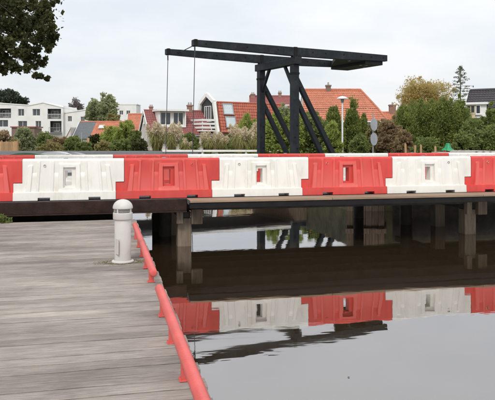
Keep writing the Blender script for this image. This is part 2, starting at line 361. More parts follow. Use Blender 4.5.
me = bpy.data.meshes.new('ground'); bm.to_mesh(me); bm.free(); me.materials.append(M['grass']); me.materials.append(M['soil'])
ground = tag(link('ground', me), kind='structure')
# land at the left end of the bridge: a bank that runs under it
b = MB(); b.prism([(-60, 13.2, -1), (-3.2, 13.2, -1), (-2.6, 19, -1), (-3.5, 22.5, -1), (-60, 23.5, -1)], (0, 0, 1.62))
tag(b.build('bank', M['grass']), kind='structure')

# ------------------------------------------------------------------ foliage helpers
rng = np.random.default_rng(11)
def leaf_mesh(name, P, size, material, tint, up=0.0, aspect=1.7, outdir=None):
    n = len(P)
    d = rng.normal(size=(n, 3)); d[:, 2] += up * 2.0
    if outdir is not None: d += outdir * 1.2
    d /= np.linalg.norm(d, axis=1)[:, None]
    r = rng.normal(size=(n, 3)); s = np.cross(d, r); s /= (np.linalg.norm(s, axis=1)[:, None] + 1e-9)
    sz = (size * rng.uniform(0.6, 1.4, n))[:, None]
    a = P - d * sz * aspect / 2; c = P + d * sz * aspect / 2
    nb = np.cross(d, s) * sz * 0.12
    b1 = P + s * sz / 2 + nb - d * sz * .1; b2 = P - s * sz / 2 + nb - d * sz * .1
    V = np.stack([a, b1, c, b2], 1).reshape(-1, 3).astype(np.float32)
    me = bpy.data.meshes.new(name)
    me.vertices.add(4 * n); me.vertices.foreach_set('co', V.ravel())
    me.loops.add(4 * n); me.loops.foreach_set('vertex_index', np.arange(4 * n, dtype=np.int32))
    me.polygons.add(n); me.polygons.foreach_set('loop_start', np.arange(0, 4 * n, 4, dtype=np.int32)); me.polygons.foreach_set('loop_total', np.full(n, 4, dtype=np.int32))
    at = me.attributes.new('tint', 'FLOAT', 'FACE'); at.data.foreach_set('value', np.clip(tint, 0, 1).astype(np.float32))
    me.materials.append(material); me.update(); me.validate()
    return me
def clumps(nc, per, c, rad, kind='round', lo=0.5, cr=0.22, flat=1.0):
    """leaf points gathered in clumps through a crown; returns points, tints, outward dirs"""
    u = rng.normal(size=(nc, 3)); u /= np.linalg.norm(u, axis=1)[:, None]
    rr = lo + (1 - lo) * rng.uniform(0, 1, nc) ** 0.6
    if kind == 'round':
        C = u * rr[:, None]
    elif kind == 'cone':     # pointed crown: z from -1 to 1
        zz_ = 1 - 2 * rng.uniform(0, 1, nc) ** 0.62; zz_ = -zz_
        zz_ = 2 * (1 - np.sqrt(rng.uniform(0, 1, nc))) - 1
        prof = np.clip((1 - zz_) / 2, 0, 1) ** 0.62; prof = np.minimum(prof, 0.55 + 0.45 * np.clip((zz_ + 1) / .5, 0, 1))
        a = rng.uniform(0, 2 * np.pi, nc); C = np.stack([np.cos(a) * prof * rr, np.sin(a) * prof * rr, zz_], 1)
    elif kind == 'mound':    # full to the ground
        zz_ = rng.uniform(-1, 1, nc); prof = np.where(zz_ < 0, 0.92 + 0.08 * (1 + zz_), np.sqrt(np.clip(1 - zz_ ** 2, 0, 1)))
        a = rng.uniform(0, 2 * np.pi, nc); top = rng.uniform(0, 1, nc) < .35
        rr2 = np.where(top & (zz_ > 0), rng.uniform(0, 1, nc), rr); C = np.stack([np.cos(a) * prof * rr2, np.sin(a) * prof * rr2, zz_], 1)
    rad = np.array(rad)
    az = np.arctan2(C[:, 1], C[:, 0]); p1, p2, p3 = rng.uniform(0, 6.28, 3)
    lob = 1 + .13 * np.sin(2 * az + p1) + .10 * np.sin(3 * az + 2.2 * C[:, 2] + p2) + .09 * np.sin(5 * az - 3.5 * C[:, 2] + p3)
    spr = rng.uniform(0, 1, nc) < .14
    lob = np.where(spr, lob * rng.uniform(1.05, 1.22, nc), lob)
    C = C * np.stack([lob, lob, np.where(C[:, 2] > 0, .92 + (lob - 1) * .8, 1)], 1)
    ct = rng.uniform(0, 1, nc); cs = np.where(spr, .45, rng.uniform(.6, 1.4, nc)) * cr
    idx = np.repeat(np.arange(nc), per)
    off = np.clip(rng.normal(size=(len(idx), 3)), -1.7, 1.7) * .55
    P = C[idx] * rad + off * (cs[idx][:, None] * min(rad[0], rad[1], rad[2] * 1.3)) * np.array([1, 1, flat])
    tint = ct[idx] * .55 + rng.uniform(0, .45, len(idx))
    od = C[idx].copy(); od /= (np.linalg.norm(od, axis=1)[:, None] + 1e-6)
    return P + np.array(c), tint, od
def limb_tree(mb, base, top, r0, r1, seg=4, wob=.05):
    base = Vector(base); top = Vector(top); p = base; L = (top - base).length
    for i in range(seg):
        t1 = (i + 1) / seg; q = base.lerp(top, t1) + (Vector((random.uniform(-1, 1), random.uniform(-1, 1), random.uniform(-.3, .3))) * wob * L if i < seg - 1 else Vector())
        mb.tube(p, q, r0 + (r1 - r0) * i / seg, r0 + (r1 - r0) * t1, 7, cap=(i == 0)); p = q
def plant(name, label, cat, px, Z, wpx, ytop, leaf, kind='mound', size=0.13, nc=60, per=70, up=.2, base=GZ, bottom=None, trunk=None, group=None, depth=None, cr=.24, lo=.5, aspect=1.7, limbs=6, flat=1.0):
    x, y = wxy(px, Z); rx = wpx * Z / F / 2; zt = zat(ytop, Z); zb = base if bottom is None else zat(bottom, Z)
    root = empty(name, (x, y, base), 0, label, cat, group)
    rz = (zt - zb) / 2; cz_ = (zt + zb) / 2 - base
    P, T, od = clumps(nc, per, (0, 0, cz_), (rx * .92, (depth / 2 if depth else rx * .92), rz * .95), kind, cr=cr, lo=lo, flat=flat)
    keep = P[:, 2] > 0.01; P, T, od = P[keep], T[keep], od[keep]
    link('crown', leaf_mesh('crown', P, size, LM[leaf], T, up, aspect, od), root)
    tb = MB(); th = cz_ if trunk is None else trunk; r = max(.05, .035 * (zt - base))
    limb_tree(tb, (0, 0, -.1), (0, 0, th), r, r * .5, 4, .02)
    for k in range(limbs):
        a = 2 * math.pi * k / limbs + random.uniform(-.4, .4); q = random.uniform(.3, .75)
        limb_tree(tb, (0, 0, th * random.uniform(.35, .95)), (math.cos(a) * rx * q, math.sin(a) * rx * q, cz_ + rz * random.uniform(-.2, .65)), r * .45, r * .12, 3, .06)
    tb.build('trunk', M['bark'], root, smooth=True)
    return root

# ------------------------------------------------------------------ timber jetty
DZ = 0.67; EDGE = 0.66
jetty = empty('jetty', (-3, 7, DZ), 0, 'weathered grey plank jetty in the left foreground', 'jetty')
PW, PG = 0.148, 0.016
plank_meshes = {}
def plank_mesh(L, var):
    k = (round(L, 2), var)
    if k in plank_meshes: return plank_meshes[k]
    bmx = bmesh.new(); n = 14; rr = random.Random(var)
    rows = []
    prof = [(-PW / 2, -.045), (-PW / 2, -.004), (-PW / 2 + .005, 0), (PW / 2 - .005, 0), (PW / 2, -.004), (PW / 2, -.045)]
    for i in range(n + 1):
        x = -L / 2 + L * i / n; j1, j2 = rr.uniform(-.0022, .0022), rr.uniform(-.0022, .0022); jz = rr.uniform(-.0016, .0016)
        rows.append([bmx.verts.new((x, yy + (j1 if yy < 0 else j2), z_ + jz)) for yy, z_ in prof])
    for i in range(n):
        for q in range(6):
            bmx.faces.new((rows[i][q], rows[i + 1][q], rows[i + 1][(q + 1) % 6], rows[i][(q + 1) % 6]))
    bmx.faces.new(rows[0]); bmx.faces.new(list(reversed(rows[n]))); bmesh.ops.recalc_face_normals(bmx, faces=bmx.faces)
    me = bpy.data.meshes.new('plank'); bmx.to_mesh(me); bmx.free(); me.materials.append(M['plank']); plank_meshes[k] = me
    return me
yy = 1.4; i = 0
while yy < 13.05:
    split = (-3.1, -4.3, -3.7)[i % 3]
    for (a, b_) in ((-7.5, split - .004), (split + .004, EDGE + random.uniform(-.012, .012))):
        me = plank_mesh(4.4 if a < -5 else 4.8, i % 5)
        L = b_ - a; o = link('plank', me, jetty, ((a + b_) / 2 + 3, yy - 7, random.uniform(-.004, .004)), (random.uniform(-.009, .009), 0, random.uniform(-.0007, .0007)))
        o.scale = (L / (4.4 if a < -5 else 4.8), random.uniform(.975, 1.02), 1)
    yy += PW + PG; i += 1
for x in (-6.6, -4.6, -2.6, -1.0, .48):
    MB().span((x - .06 + 3, 1.5 - 7, -.25), (x + .06 + 3, 13.0 - 7, -.047)).build('joist', M['darktimber'], jetty)
MB().span((EDGE - .04 + 3, 1.5 - 7, -.3), (EDGE - .008 + 3, 13.0 - 7, -.05)).build('fascia_board', M['darktimber'], jetty)
for y in (2.0, 4.6, 7.2, 9.8, 12.4):
    for x in (-5.6, -2.6, .3):
        MB().tube((x + 3, y - 7, -1.6), (x + 3, y - 7, -.25), .11, .11, 12).build('pile', M['pile'], jetty, smooth=True)

# low red kerb rail, two lengths
def kerb_rail(y0, y1, posts, label):
    root = empty('kerb_rail', (.54, (y0 + y1) / 2, DZ), 0, label, 'rail', 'red kerb rails on the jetty edge')
    cy = (y0 + y1) / 2; m = MB(); n = 16; rad = .043; zc = .165
    pr = [(0, y0 - .012), (rad * .6, y0 - .008), (rad, y0 + .012)]
    ring = []
    ys = [y0 - .012, y0 - .008, y0 + .012] + list(np.linspace(y0 + .1, y1 - .1, 20)) + [y1 - .012, y1 + .008, y1 + .012]
    rs = [rad * .35, rad * .7, rad] + [rad] * 20 + [rad, rad * .7, rad * .35]
    for yv, r_ in zip(ys, rs):
        dx, dz = random.uniform(-.0003, .0003), random.uniform(-.0003, .0003)
        i0 = len(m.v)
        for k in range(n): a = 2 * math.pi * k / n; m.v.append((dx + r_ * math.cos(a), yv - cy, zc + dz + r_ * math.sin(a)))
        ring.append(i0)
    for q in range(len(ring) - 1):
        for k in range(n): k2 = (k + 1) % n; m.f.append((ring[q] + k, ring[q] + k2, ring[q + 1] + k2, ring[q + 1] + k)); m.m.append(0)
    m.f.append(tuple(ring[0] + k for k in range(n))); m.m.append(0); m.f.append(tuple(ring[-1] + k for k in range(n))); m.m.append(0)
    m.build('tube', M['redpaint'], root, smooth=True)
    for p in posts:
        q = MB().span((-.028, p - cy - .03, .008), (.028, p - cy + .03, .15)); po = q.build('post', M['redpaint'], root, bevel=.004)
        bpl = MB().span((-.042, p - cy - .042, .004), (.042, p - cy + .042, .012)); bp_ = bpl.build('base_plate', M['redpaint'], po, bevel=.002)
        for s in (-1, 1):
            MB().lathe([(.0, .017), (.005, .017), (.006, .013), (.006, .010)], (-.035, p - cy + s * .034, 0), 8).build('bolt', M['redpaint'], bp_)
kerb_rail(1.9, 6.24, [2.65, 3.45, 4.25, 5.05, 5.84], 'nearer length of red tubular kerb rail along the jetty edge')
kerb_rail(6.95, 11.0, [7.27, 8.07, 8.87, 9.67, 10.5], 'farther length of red tubular kerb rail beside the bollard light')

# bollard light
bl = empty('bollard_light', (.265, 8.55, DZ), 0, 'cream cylindrical bollard light with domed cap at the jetty edge', 'bollard')
r = .107
MB().lathe([(0, .004), (.145, .004), (.145, .018), (.138, .024), (r + .006, .026), (r + .004, .035)], n=40).build('base_flange', M['cream'], bl, smooth=True)
MB().lathe([(r, .02), (r, .56), (r - .006, .575), (.0, .575)], n=40).build('shaft', M['cream'], bl, smooth=True)
MB().lathe([(r - .004, .55), (.124, .565), (.127, .572), (.127, .645), (.122, .652), (.075, .652)], n=40).build('collar', M['cream'], bl, smooth=True)
MB().lathe([(.07, .63), (.07, .72)], n=24).build('lamp_core', M['greycap'], bl, smooth=True)
fin = MB()
for k in range(3): fin.lathe([(.07, .668 + k * .014), (.118, .662 + k * .014), (.118, .665 + k * .014), (.07, .671 + k * .014)], n=32)
fin.build('louvre', M['cream'], bl)
for k in range(4):
    a = k * math.pi / 2 + .95
    MB().box((.117 * math.cos(a), .117 * math.sin(a), .68), (.012, .016, .07), rz=a).build('rib', M['cream'], bl)
pr = [(.075, .702), (.127, .702), (.130, .708)] + [(.130 * math.cos(t_), .712 + .112 * math.sin(t_)) for t_ in np.linspace(0.05, math.pi / 2, 12)]
MB().lathe(pr, n=40).build('dome_cap', M['cream'], bl, smooth=True)
MB().span((.03, -.1125, .12), (.10, -.098, .32)).build('service_hatch', M['cream'], bl, rot=(0, 0, -1.2), bevel=.003)
# moss at its foot, weeds by the bank
n = 1500; a = rng.uniform(0, 2 * np.pi, n); d = .13 + np.abs(rng.normal(size=n)) * .07
P = np.stack([.26 + np.cos(a) * d * 1.5, 8.53 + np.sin(a) * d * .75, np.full(n, DZ + .006)], 1); P = P[P[:, 0] < EDGE - .02]
tag(link('moss', leaf_mesh('moss', P, .005, M['moss'], rng.uniform(0, 1, len(P)), .2)), 'thin green moss on the planks around the bollard foot', 'moss', kind='stuff')
P, T, od = clumps(16, 60, (-1.95, 13.06, .71), (.26, .12, .09), 'mound')
tag(link('weeds', leaf_mesh('weeds', P, .04, LM['mid'], T, .6, 2.4)), 'green weeds growing where the jetty meets the bridge', 'weeds', kind='stuff')

# ------------------------------------------------------------------ road bridge
BZ = 1.04; YE = 12.9; YF = 17.95; XS = 1.74
bridge = empty('road_bridge', (5, 15.4, 0), 0, 'low timber and steel bridge on wooden piles carrying the barriers', 'bridge')
def bb(name, a, b_, m_, bevel=0): return MB().span((a[0] - 5, a[1] - 15.4, a[2]), (b_[0] - 5, b_[1] - 15.4, b_[2])).build(name, M[m_], bridge, bevel=bevel)
bb('deck_slab', (XS, YE + .03, BZ - .10), (24, YF - .03, BZ - .006), 'asphalt')
bb('deck_slab', (-14, 13.5, BZ - .2), (XS - .006, YF - .03, BZ - .006), 'asphalt')
xx = XS
for k, L in enumerate((3.05, 3.6, 2.9, 3.4, 3.2, 3.0, 3.0)):
    bb('nosing_board', (xx + .004, YE, BZ - .045), (xx + L - .004, 13.46, BZ + random.uniform(-.003, .004)), 'nosing', .006); xx += L
bb('fascia_beam', (XS, YE + .02, BZ - .165), (24, YE + .14, BZ - .047), 'blacksteel', .006)
bb('fascia_beam', (XS, YF - .15, BZ - .165), (24, YF - .029, BZ - .05), 'blacksteel', .006)
bb('steel_beam', (-14, 13.36, BZ - .25), (XS - .01, 13.49, BZ - .012), 'steel', .006)
bb('beam_flange', (-14, 13.30, BZ - .275), (XS - .01, 13.50, BZ - .252), 'steel', .003)
bb('steel_beam', (-14, YF - .15, BZ - .25), (XS - .01, YF - .033, BZ - .012), 'steel', .006)
for y in (13.9, 14.7, 15.5, 16.3, 17.1): bb('joist', (-14, y - .08, BZ - .30), (24, y + .08, BZ - .202 if False else BZ - .102), 'darktimber')
for px_, piles in ((1.72, (13.78, 15.4, 17.2)), (8.66, (14.0, 15.4, 17.2)), (15.6, (13.9, 15.4, 17.2)), (22, (13.9, 15.4, 17.2))):
    bb('cap_beam', (px_ - .13, piles[0] - .13, .605), (px_ + .13, YF - .25, .735), 'darktimber', .01)
    for y in piles:
        s = .15 if y < 14.5 else .14
        bb('pile', (px_ - s, y - s, -1.5), (px_ + s, y + s, .60), 'pile', .02)
    y = piles[0]
    bb('cap_block', (px_ - .19, y - .30, .50), (px_ - .05, y - .16, .79), 'pile', .012)
    bb('cap_block', (px_ + .13, y - .28, .48), (px_ + .37, y - .13, .80), 'timber', .012)
for x, y in ((1.45, 15.2), (1.36, 16.0), (8.0, 15.9), (7.3, 17.5), (9.3, 16.6)):
    MB().tube((x - 5, y - 15.4, -1.5), (x - 5, y - 15.4, .95), .15, .15, 12).build('pile', M['darktimber'], bridge, smooth=True)
bb('bulkhead', (8.95, 18.6, -1), (24, 18.7, .95), 'darktimber')
bb('bulkhead', (-14, 17.5, -1), (.72, 17.6, .78), 'darktimber')
rev = empty('timber_revetment', (7.75, 19.3, 0), math.atan2(-.3, 1.15), 'weathered plank revetment holding the right bank behind the bridge', 'retaining wall')
for k in range(6):
    MB().span((-.1 + k * .2, -.06 - .012 * (k % 2), -.8), (.09 + k * .2, -.01, 1.12 + random.uniform(-.05, .03))).build('plank', M['timber'], rev, bevel=.006)
MB().span((-.15, -.16, .55), (1.15, -.075, .70)).build('waling', M['timber'], rev, bevel=.008)
# ------------------------------------------------------------------ water-filled barriers
def barrier_mesh():
    H = .84
    # panels of the moulded face: (level, left at foot, right at foot, left at top, right at top)
    pan = [('e', 0, .168, 0, .168), ('n', .172, .205, .172, .225), ('A', .215, .315, .238, .305), ('B', .322, .405, .312, .408), ('R', .418, .470, .424, .462),
           ('C', .482, .695, .474, .703), ('R', .707, .760, .715, .753), ('B', .772, .845, .765, .856), ('D', .858, .955, .870, .950)]
    ln = lambda x, t: t + .085 * max(0, 1.05 - x) / .85      # the ribs lean towards the middle
    pan = [pan[0], ('n', .172, .205, .172, ln(.205, .215))] + [(l, a, b_, ln(a, c), ln(b_, d_)) for l, a, b_, c, d_ in pan[2:]]
    mid = [('h', .972, .985, .968, .982), ('o', .992, 1.125, .992, 1.122), ('h', 1.135, 1.193, 1.130, 1.197)]
    right = [(l, 2.165 - b_, 2.165 - a, 2.165 - d_, 2.165 - c) for l, a, b_, c, d_ in reversed(pan)]
    pan = pan + mid + right
    cols = []; own = []
    for l, a, b_, c, d_ in pan: cols += [(a, c), (b_, d_)]; own += [l, l]
    rows = [0, .012, .056, .066, .148, .162, .172, .245, .262, .29, .305, .345, .357, .45, .540, .556, .60, .612, .650, .664, .700, .716, .728, .744, .79, .805, .825, .836, .84]
    def half_t(l, z):
        if z <= .163: return .215 - .012 * (z / .163)
        u = (z - .163) / .677
        wall = .128 - .012 * u           # the set-back wall behind the ribs
        prof = .192 - .058 * u            # the leaning front of the ribs
        d = wall
        if l == 'A' and z < .71: d = prof
        elif l == 'B' and z < .55: d = prof - .024
        elif l == 'R' and z < .80: d = prof - .004
        elif l == 'C' and z < .81: d = prof - .026
        elif l == 'D' and z < .736: d = prof + .003
        elif l == 'h': d = (prof + .003 if z < .25 else .105 if z < .655 else prof + .003 if z < .736 else wall)
        elif l == 'o': d = (prof + .003 if z < .25 else .105 if z < .655 else prof + .003 if z < .736 else wall)
        elif l == 'e': d = min(wall, .12)
        if z > .80: d -= .035 * ((z - .80) / .04) ** 2
        return max(d, .07)
    nx, nz = len(cols) - 1, len(rows) - 1
    def ok(i, j):
        if not (0 <= i < nx and 0 <= j < nz): return False
        xm = (cols[i][0] + cols[i + 1][0]) / 2; zm = (rows[j] + rows[j + 1]) / 2
        if i <= 1 and zm > .35: return False             # notch for the neighbour's tab
        if i >= nx - 1 and zm < .352: return False       # the tab itself
        if own[i] == 'o' and own[i + 1] == 'o' and .29 < zm < .605: return False
        if zm < .056 and ((.47 < xm < .72) or (1.44 < xm < 1.70)): return False
        return True
    m = MB(); idx = {}
    def vid(i, j, side):
        k = (i, j, side)
        if k in idx: return idx[k]
        z = rows[j]; t_ = z / H; x = cols[i][0] * (1 - t_) + cols[i][1] * t_
        idx[k] = len(m.v); m.v.append((x, half_t(own[i], z) * side, z)); return idx[k]
    for i in range(nx):
        for j in range(nz):
            if not ok(i, j): continue
            q = [vid(i, j, -1), vid(i + 1, j, -1), vid(i + 1, j + 1, -1), vid(i, j + 1, -1)]
            b_ = [vid(i, j, 1), vid(i + 1, j, 1), vid(i + 1, j + 1, 1), vid(i, j + 1, 1)]
            m.f.append(tuple(q)); m.m.append(0); m.f.append(tuple(reversed(b_))); m.m.append(0)
            for di, dj, e in ((-1, 0, (0, 3)), (1, 0, (1, 2)), (0, -1, (0, 1)), (0, 1, (3, 2))):
                if not ok(i + di, j + dj): m.f.append((q[e[0]], q[e[1]], b_[e[1]], b_[e[0]])); m.m.append(0)
    return m
bm_ = barrier_mesh()
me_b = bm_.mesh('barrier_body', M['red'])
bmx = bmesh.new(); bmx.from_mesh(me_b)
bmesh.ops.bevel(bmx, geom=[e for e in bmx.edges if e.is_manifold and e.calc_face_angle(0) > R(50)], offset=.004, segments=2, affect='EDGES', clamp_overlap=True)
bmesh.ops.recalc_face_normals(bmx, faces=bmx.faces); bmx.to_mesh(me_b); bmx.free()
me_b.polygons.foreach_set('use_smooth', [True] * len(me_b.polygons)); me_b.set_sharp_from_angle(angle=R(40))
fd = me_b.attributes.new('rib_pale', 'FLOAT', 'POINT')      # paler colour where the ribs stand proud, brings out the relief
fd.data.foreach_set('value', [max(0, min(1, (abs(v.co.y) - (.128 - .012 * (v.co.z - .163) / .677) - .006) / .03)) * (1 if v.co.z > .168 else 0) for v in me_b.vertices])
plug_me = MB().lathe([(.0, -.02), (.022, -.02), (.024, -.012), (.024, .02)], n=14).mesh('plug', M['white'])
cap_me = MB().lathe([(.045, 0), (.045, .015), (.038, .02), (0, .02)], n=16).mesh('filler_cap', M['greycap'])
def barrier(x, y, c, label, group, plugside=1, sx=1.0125, rz=0.0):
    root = empty('road_barrier', (x, y, BZ + .004), rz + random.uniform(-.008, .008), label, 'barrier', group); root.scale = (sx, 1, 1)
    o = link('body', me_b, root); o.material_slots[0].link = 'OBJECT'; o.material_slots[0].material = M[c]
    p = link('plug', plug_me, root, (1.58 if plugside > 0 else .60, -.118, .70), (R(90), 0, 0)); p.material_slots[0].link = 'OBJECT'; p.material_slots[0].material = M['white' if c == 'red' else 'greycap']
    f = link('filler_cap', cap_me, root, (1.0, 0, .837))
YB = 13.55 + .215
word = {'red': 'red', 'white': 'white'}
flabels = ['red plastic barrier far to the left of the front row, mostly out of view',
 'red plastic barrier cut by the left edge of the picture, front row',
 'white plastic barrier above the jetty, leftmost white one of the front row',
 'red plastic barrier directly behind and right of the bollard light, front row',
 'white plastic barrier below the red gambrel house, middle of the front row',
 'red plastic barrier below the drawbridge braces and lamp post, front row',
 'white plastic barrier below the tall cypress hedge, rightmost white one of the front row',
 'red plastic barrier cut by the right edge of the picture, front row']
for k in range(-2 + 1, 7):
    c = 'red' if k % 2 == 0 else 'white'
    x = -1.745 + 2.025 * (k - 1)
    if k == -1: continue
    barrier(x, YB + random.uniform(-.012, .012), c, flabels[k + 1], 'front row of barriers', 1 if k in (2, 5) else -1)
blabels = ['red barrier of the back row at the left picture edge, only its top strip showing',
 'white barrier of the back row, top showing above the leftmost white front barrier',
 'red barrier of the back row, top showing left of the drawbridge wires',
 'white barrier of the back row, top showing below the red gambrel house',
 'red barrier of the back row, seen through the hole of the middle white barrier',
 'white back-row barrier seen through the hole of the red barrier below the lamp',
 'red barrier of the back row, seen through the hole of the rightmost white front barrier',
 'white barrier of the back row behind the red one at the right picture edge']
for k in range(8):
    barrier(.12 + 1.97 * (k - 2), 17.30 + .035 * (k - 2), 'red' if k % 2 == 0 else 'white', blabels[k], 'back row of barriers', 1, .983, .018)

# ------------------------------------------------------------------ drawbridge
AX = R(15.6)
KD = 25.5 / 28.0
px0, py0 = wxy(294.5, 25.5); pz0 = EYE * (1 - KD)
LZ = .985                                    # roadway of the leaf
dbr = empty('drawbridge', (px0, py0, pz0), AX, 'black wooden drawbridge portal with balance beams above the canal', 'drawbridge')
W = 2.96
dbr.scale = (KD, KD, KD)
def db(name, m_, mb, parent=dbr, bevel=.012): return mb.build(name, M[m_], parent, bevel=bevel)
TZ = EYE + 3.61
for y in (0, W):
    p = db('post', 'draw', MB().span((-.15, y - .15, -.5), (.15, y + .15, TZ - .32)))
    db('brace', 'draw', MB().beam((.05, y, EYE + 2.75), (2.45, y, EYE - 1.3), .2, .2))
    db('brace', 'draw', MB().beam((.05, y, EYE + 1.85), (1.81, y, EYE - 1.3), .18, .2))
    s = 1 if y == 0 else -1
    db('knee_brace', 'draw', MB().beam((0, y + s * .08, TZ - 1.35), (0, y + s * .8, TZ - .3), .12, .13))
    db('bearing', 'draw', MB().span((-.13, y - .11, TZ), (.13, y + .11, TZ + .06)))
db('crossbeam', 'draw', MB().span((-.17, -.32, TZ - .32), (.17, W + .32, TZ)))
BT = EYE + 4.03
for y, m_ in ((0, 'draw'), (W, 'draw')):
    mb = MB(); poly = [(-4.85, y - .11, BT - .255), (-4.85, y - .11, BT - .01), (-1.5, y - .11, BT + .012), (2.5, y - .11, BT + .012), (5.15, y - .11, BT - .01), (5.15, y - .11, BT - .30), (2.4, y - .11, BT - .365), (0, y - .11, BT - .37), (-2.4, y - .11, BT - .325)]
    mb.prism(poly, (0, .22, 0)); db('balance_beam', m_, mb, bevel=.01)
    db('iron_band', 'blacksteel', MB().span((-4.80, y - .125, BT - .27), (-4.68, y + .125, BT + .01)), bevel=0)
    db('iron_band', 'blacksteel', MB().span((-.08, y - .125, BT - .38), (.08, y + .125, BT + .025)), bevel=0)
# counterweight box with its slanting cheeks between the beams
db('counterweight', 'drawwood', MB().span((4.0, .112, BT - .47), (5.05, W - .112, BT - .03)))
for y0_, y1_ in ((.11, 1.15),):
    db('gusset_plate', 'draw', MB().prism([(2.3, .112, BT - .34), (3.995, .112, BT - .34), (3.995, W - .12, BT - .34)], (0, 0, .2)), bevel=.005)
for x, y in ((3.2, .3), (4.1, .6), (4.4, .55), (4.8, 1.2)):
    db('bolt_plate', 'signback', MB().span((x - .05, y - .05, BT - .362 if x < 4 else BT - .485), (x + .05, y + .05, BT - .341 if x < 4 else BT - .471)), bevel=0)
db('tie_rod', 'wirem', MB().tube((-4.6, .1, BT - .14), (-4.2, W - .1, BT - .12), .02, .02, 8), bevel=0)
for y in (0, W):
    db('hanger_rod', 'wirem', MB().tube((-4.74, y, BT - .2), (-4.86, y, LZ + .02), .016, .016, 8), bevel=0)
    db('hanger_eye', 'wirem', MB().tube((-4.745, y, BT - .5), (-4.75, y, BT - .3), .03, .03, 8), bevel=0)
for x_, z_ in ((-.06, 1.5), (.06, 1.9), (-.06, 2.4), (.06, 2.9), (0, TZ - .2), (.25, EYE + 2.3), (.22, EYE + 1.45)):
    for y in (0, W):
        db('bolt', 'blacksteel', MB().tube((x_, y - .175, z_), (x_, y - .145, z_), .035, .03, 8), bevel=0)
for x_ in (-4.3, -2.4, -.9, .9, 1.6, 2.6, 3.6, 4.2, 4.9):
    for y in (0, W): db('bolt', 'blacksteel', MB().tube((x_, y - .128, BT - .15), (x_, y - .108, BT - .15), .03, .026, 8), bevel=0)
for y in (0, W): db('strap', 'blacksteel', MB().span((-.165, y - .165, TZ - .75), (.165, y + .165, TZ - .66)), bevel=.004)
# leaf with white edge boards
db('leaf_deck', 'darktimber', MB().span((-4.95, -.2, LZ - .16), (-.2, W + .2, LZ - .03)))
for y in (-.24, W + .24): db('edge_board', 'leafwhite', MB().span((-4.95, y - .035, LZ - .02), (-.35, y + .035, LZ + .075)), bevel=.006)
db('leaf_joint', 'asphalt', MB().span((-.34, -.3, LZ - .2), (.6, W + .3, LZ + .02)), bevel=.006)
db('sill_beam', 'draw', MB().span((-.3, -.35, .85), (2.7, -.16, 1.05))); db('sill_beam', 'draw', MB().span((-.3, W + .16, .85), (2.7, W + .35, 1.05)))
# approaches
def placed(mb, name, m_): 
    o = mb.build(name, M[m_], None, (px0, py0, pz0), (0, 0, AX)); o.scale = (KD, KD, KD); return o
apl = empty('fixed_span', (px0, py0, pz0), AX, 'low fixed span on piles left of the drawbridge leaf', 'bridge'); apl.scale = (KD, KD, KD)
MB().span((-14.5, -.3, LZ - .2), (-5.0, W + .3, LZ)).build('deck_slab', M['asphalt'], apl)
for x in (-13, -9.3, -5.3):
    for y in (.1, W - .1): MB().tube((x, y, -1.6), (x, y, LZ - .2), .13, .13, 10).build('pile', M['darktimber'], apl, smooth=True)
    MB().span((x - .12, -.25, LZ - .42), (x + .12, W + .25, LZ - .205)).build('cap_beam', M['darktimber'], apl)
tag(placed(MB().span((.62, -.4, .8), (22, W + .4, GZ + .03)), 'path', 'asphalt'), kind='structure')
tag(placed(MB().span((-.2, -.5, -1.4), (3, W + .5, LZ - .22)), 'abutment', 'timber'), 'timber abutment carrying the black drawbridge portal', 'abutment')
# raised road and low white rail along the far bank
ax, ay = wxy(85, 40); 
o = MB().prism([(-14, 0, 1.1), (-14, 1.2, zat(152.3, 40)), (-14, 5, zat(152.3, 40)), (-14, 6.5, 1.1)], (21, 0, 0)).build('road', M['asphalt'], None, (ax, ay, 0), (0, 0, -TH)); tag(o, kind='structure')
ax, ay = wxy(224, 41); wr = empty('low_rail', (ax, ay, GZ), -TH, 'low white rail along the far bank below the pampas grass', 'rail')
zr = zat(151, 41) - GZ
for a, b_ in ((-3.95, -1.4), (-1.38, 1.4), (1.42, 4.0)): MB().span((a, -.04, zr - .06), (b_, .04, zr + .07)).build('rail_board', M['leafwhite'], wr, bevel=.01)
for x in (-3.8, -1.39, 1.41, 3.85): MB().span((x - .06, .045, 0), (x + .06, .14, zr + .05)).build('post', M['leafwhite'], wr)

# ------------------------------------------------------------------ houses
def tiles(p00, p10, p11, p01, pitch=.26, course=.34, amp=.035):
    p00, p10, p11, p01 = map(lambda p: np.array(p, float), (p00, p10, p11, p01))
    wd = max(np.linalg.norm(p10 - p00), np.linalg.norm(p11 - p01)); ln = (np.linalg.norm(p01 - p00) + np.linalg.norm(p11 - p10)) / 2
    nu = max(2, int(round(wd / pitch))) * 4; nv = max(1, int(round(ln / course)))
    nrm = np.cross(p10 - p00 if np.linalg.norm(p10 - p00) > .1 else p11 - p01, p01 - p00); nrm /= np.linalg.norm(nrm)
    if nrm[2] < 0: nrm = -nrm
    m = MB()
    for j in range(nv):
        for v, h in ((j / nv, .045), ((j + 1) / nv - .002, .0)):
            a = p00 + (p01 - p00) * v; b_ = p10 + (p11 - p10) * v
            for i_ in range(nu + 1):
                q = a + (b_ - a) * i_ / nu + nrm * (h + amp * (math.cos(i_ * math.pi / 2) * .6 + .3)); m.v.append(tuple(q))
    n1 = nu + 1
    for r_ in range(2 * nv - 1):
        for i_ in range(nu): m.f.append((r_ * n1 + i_, r_ * n1 + i_ + 1, (r_ + 1) * n1 + i_ + 1, (r_ + 1) * n1 + i_)); m.m.append(0)
    return m
def house(name, label, px, Z, alpha, base=GZ, cat='house'):
    x, y = wxy(px, Z)
    return empty(name, (x, y, base), -TH + R(alpha), label, cat)
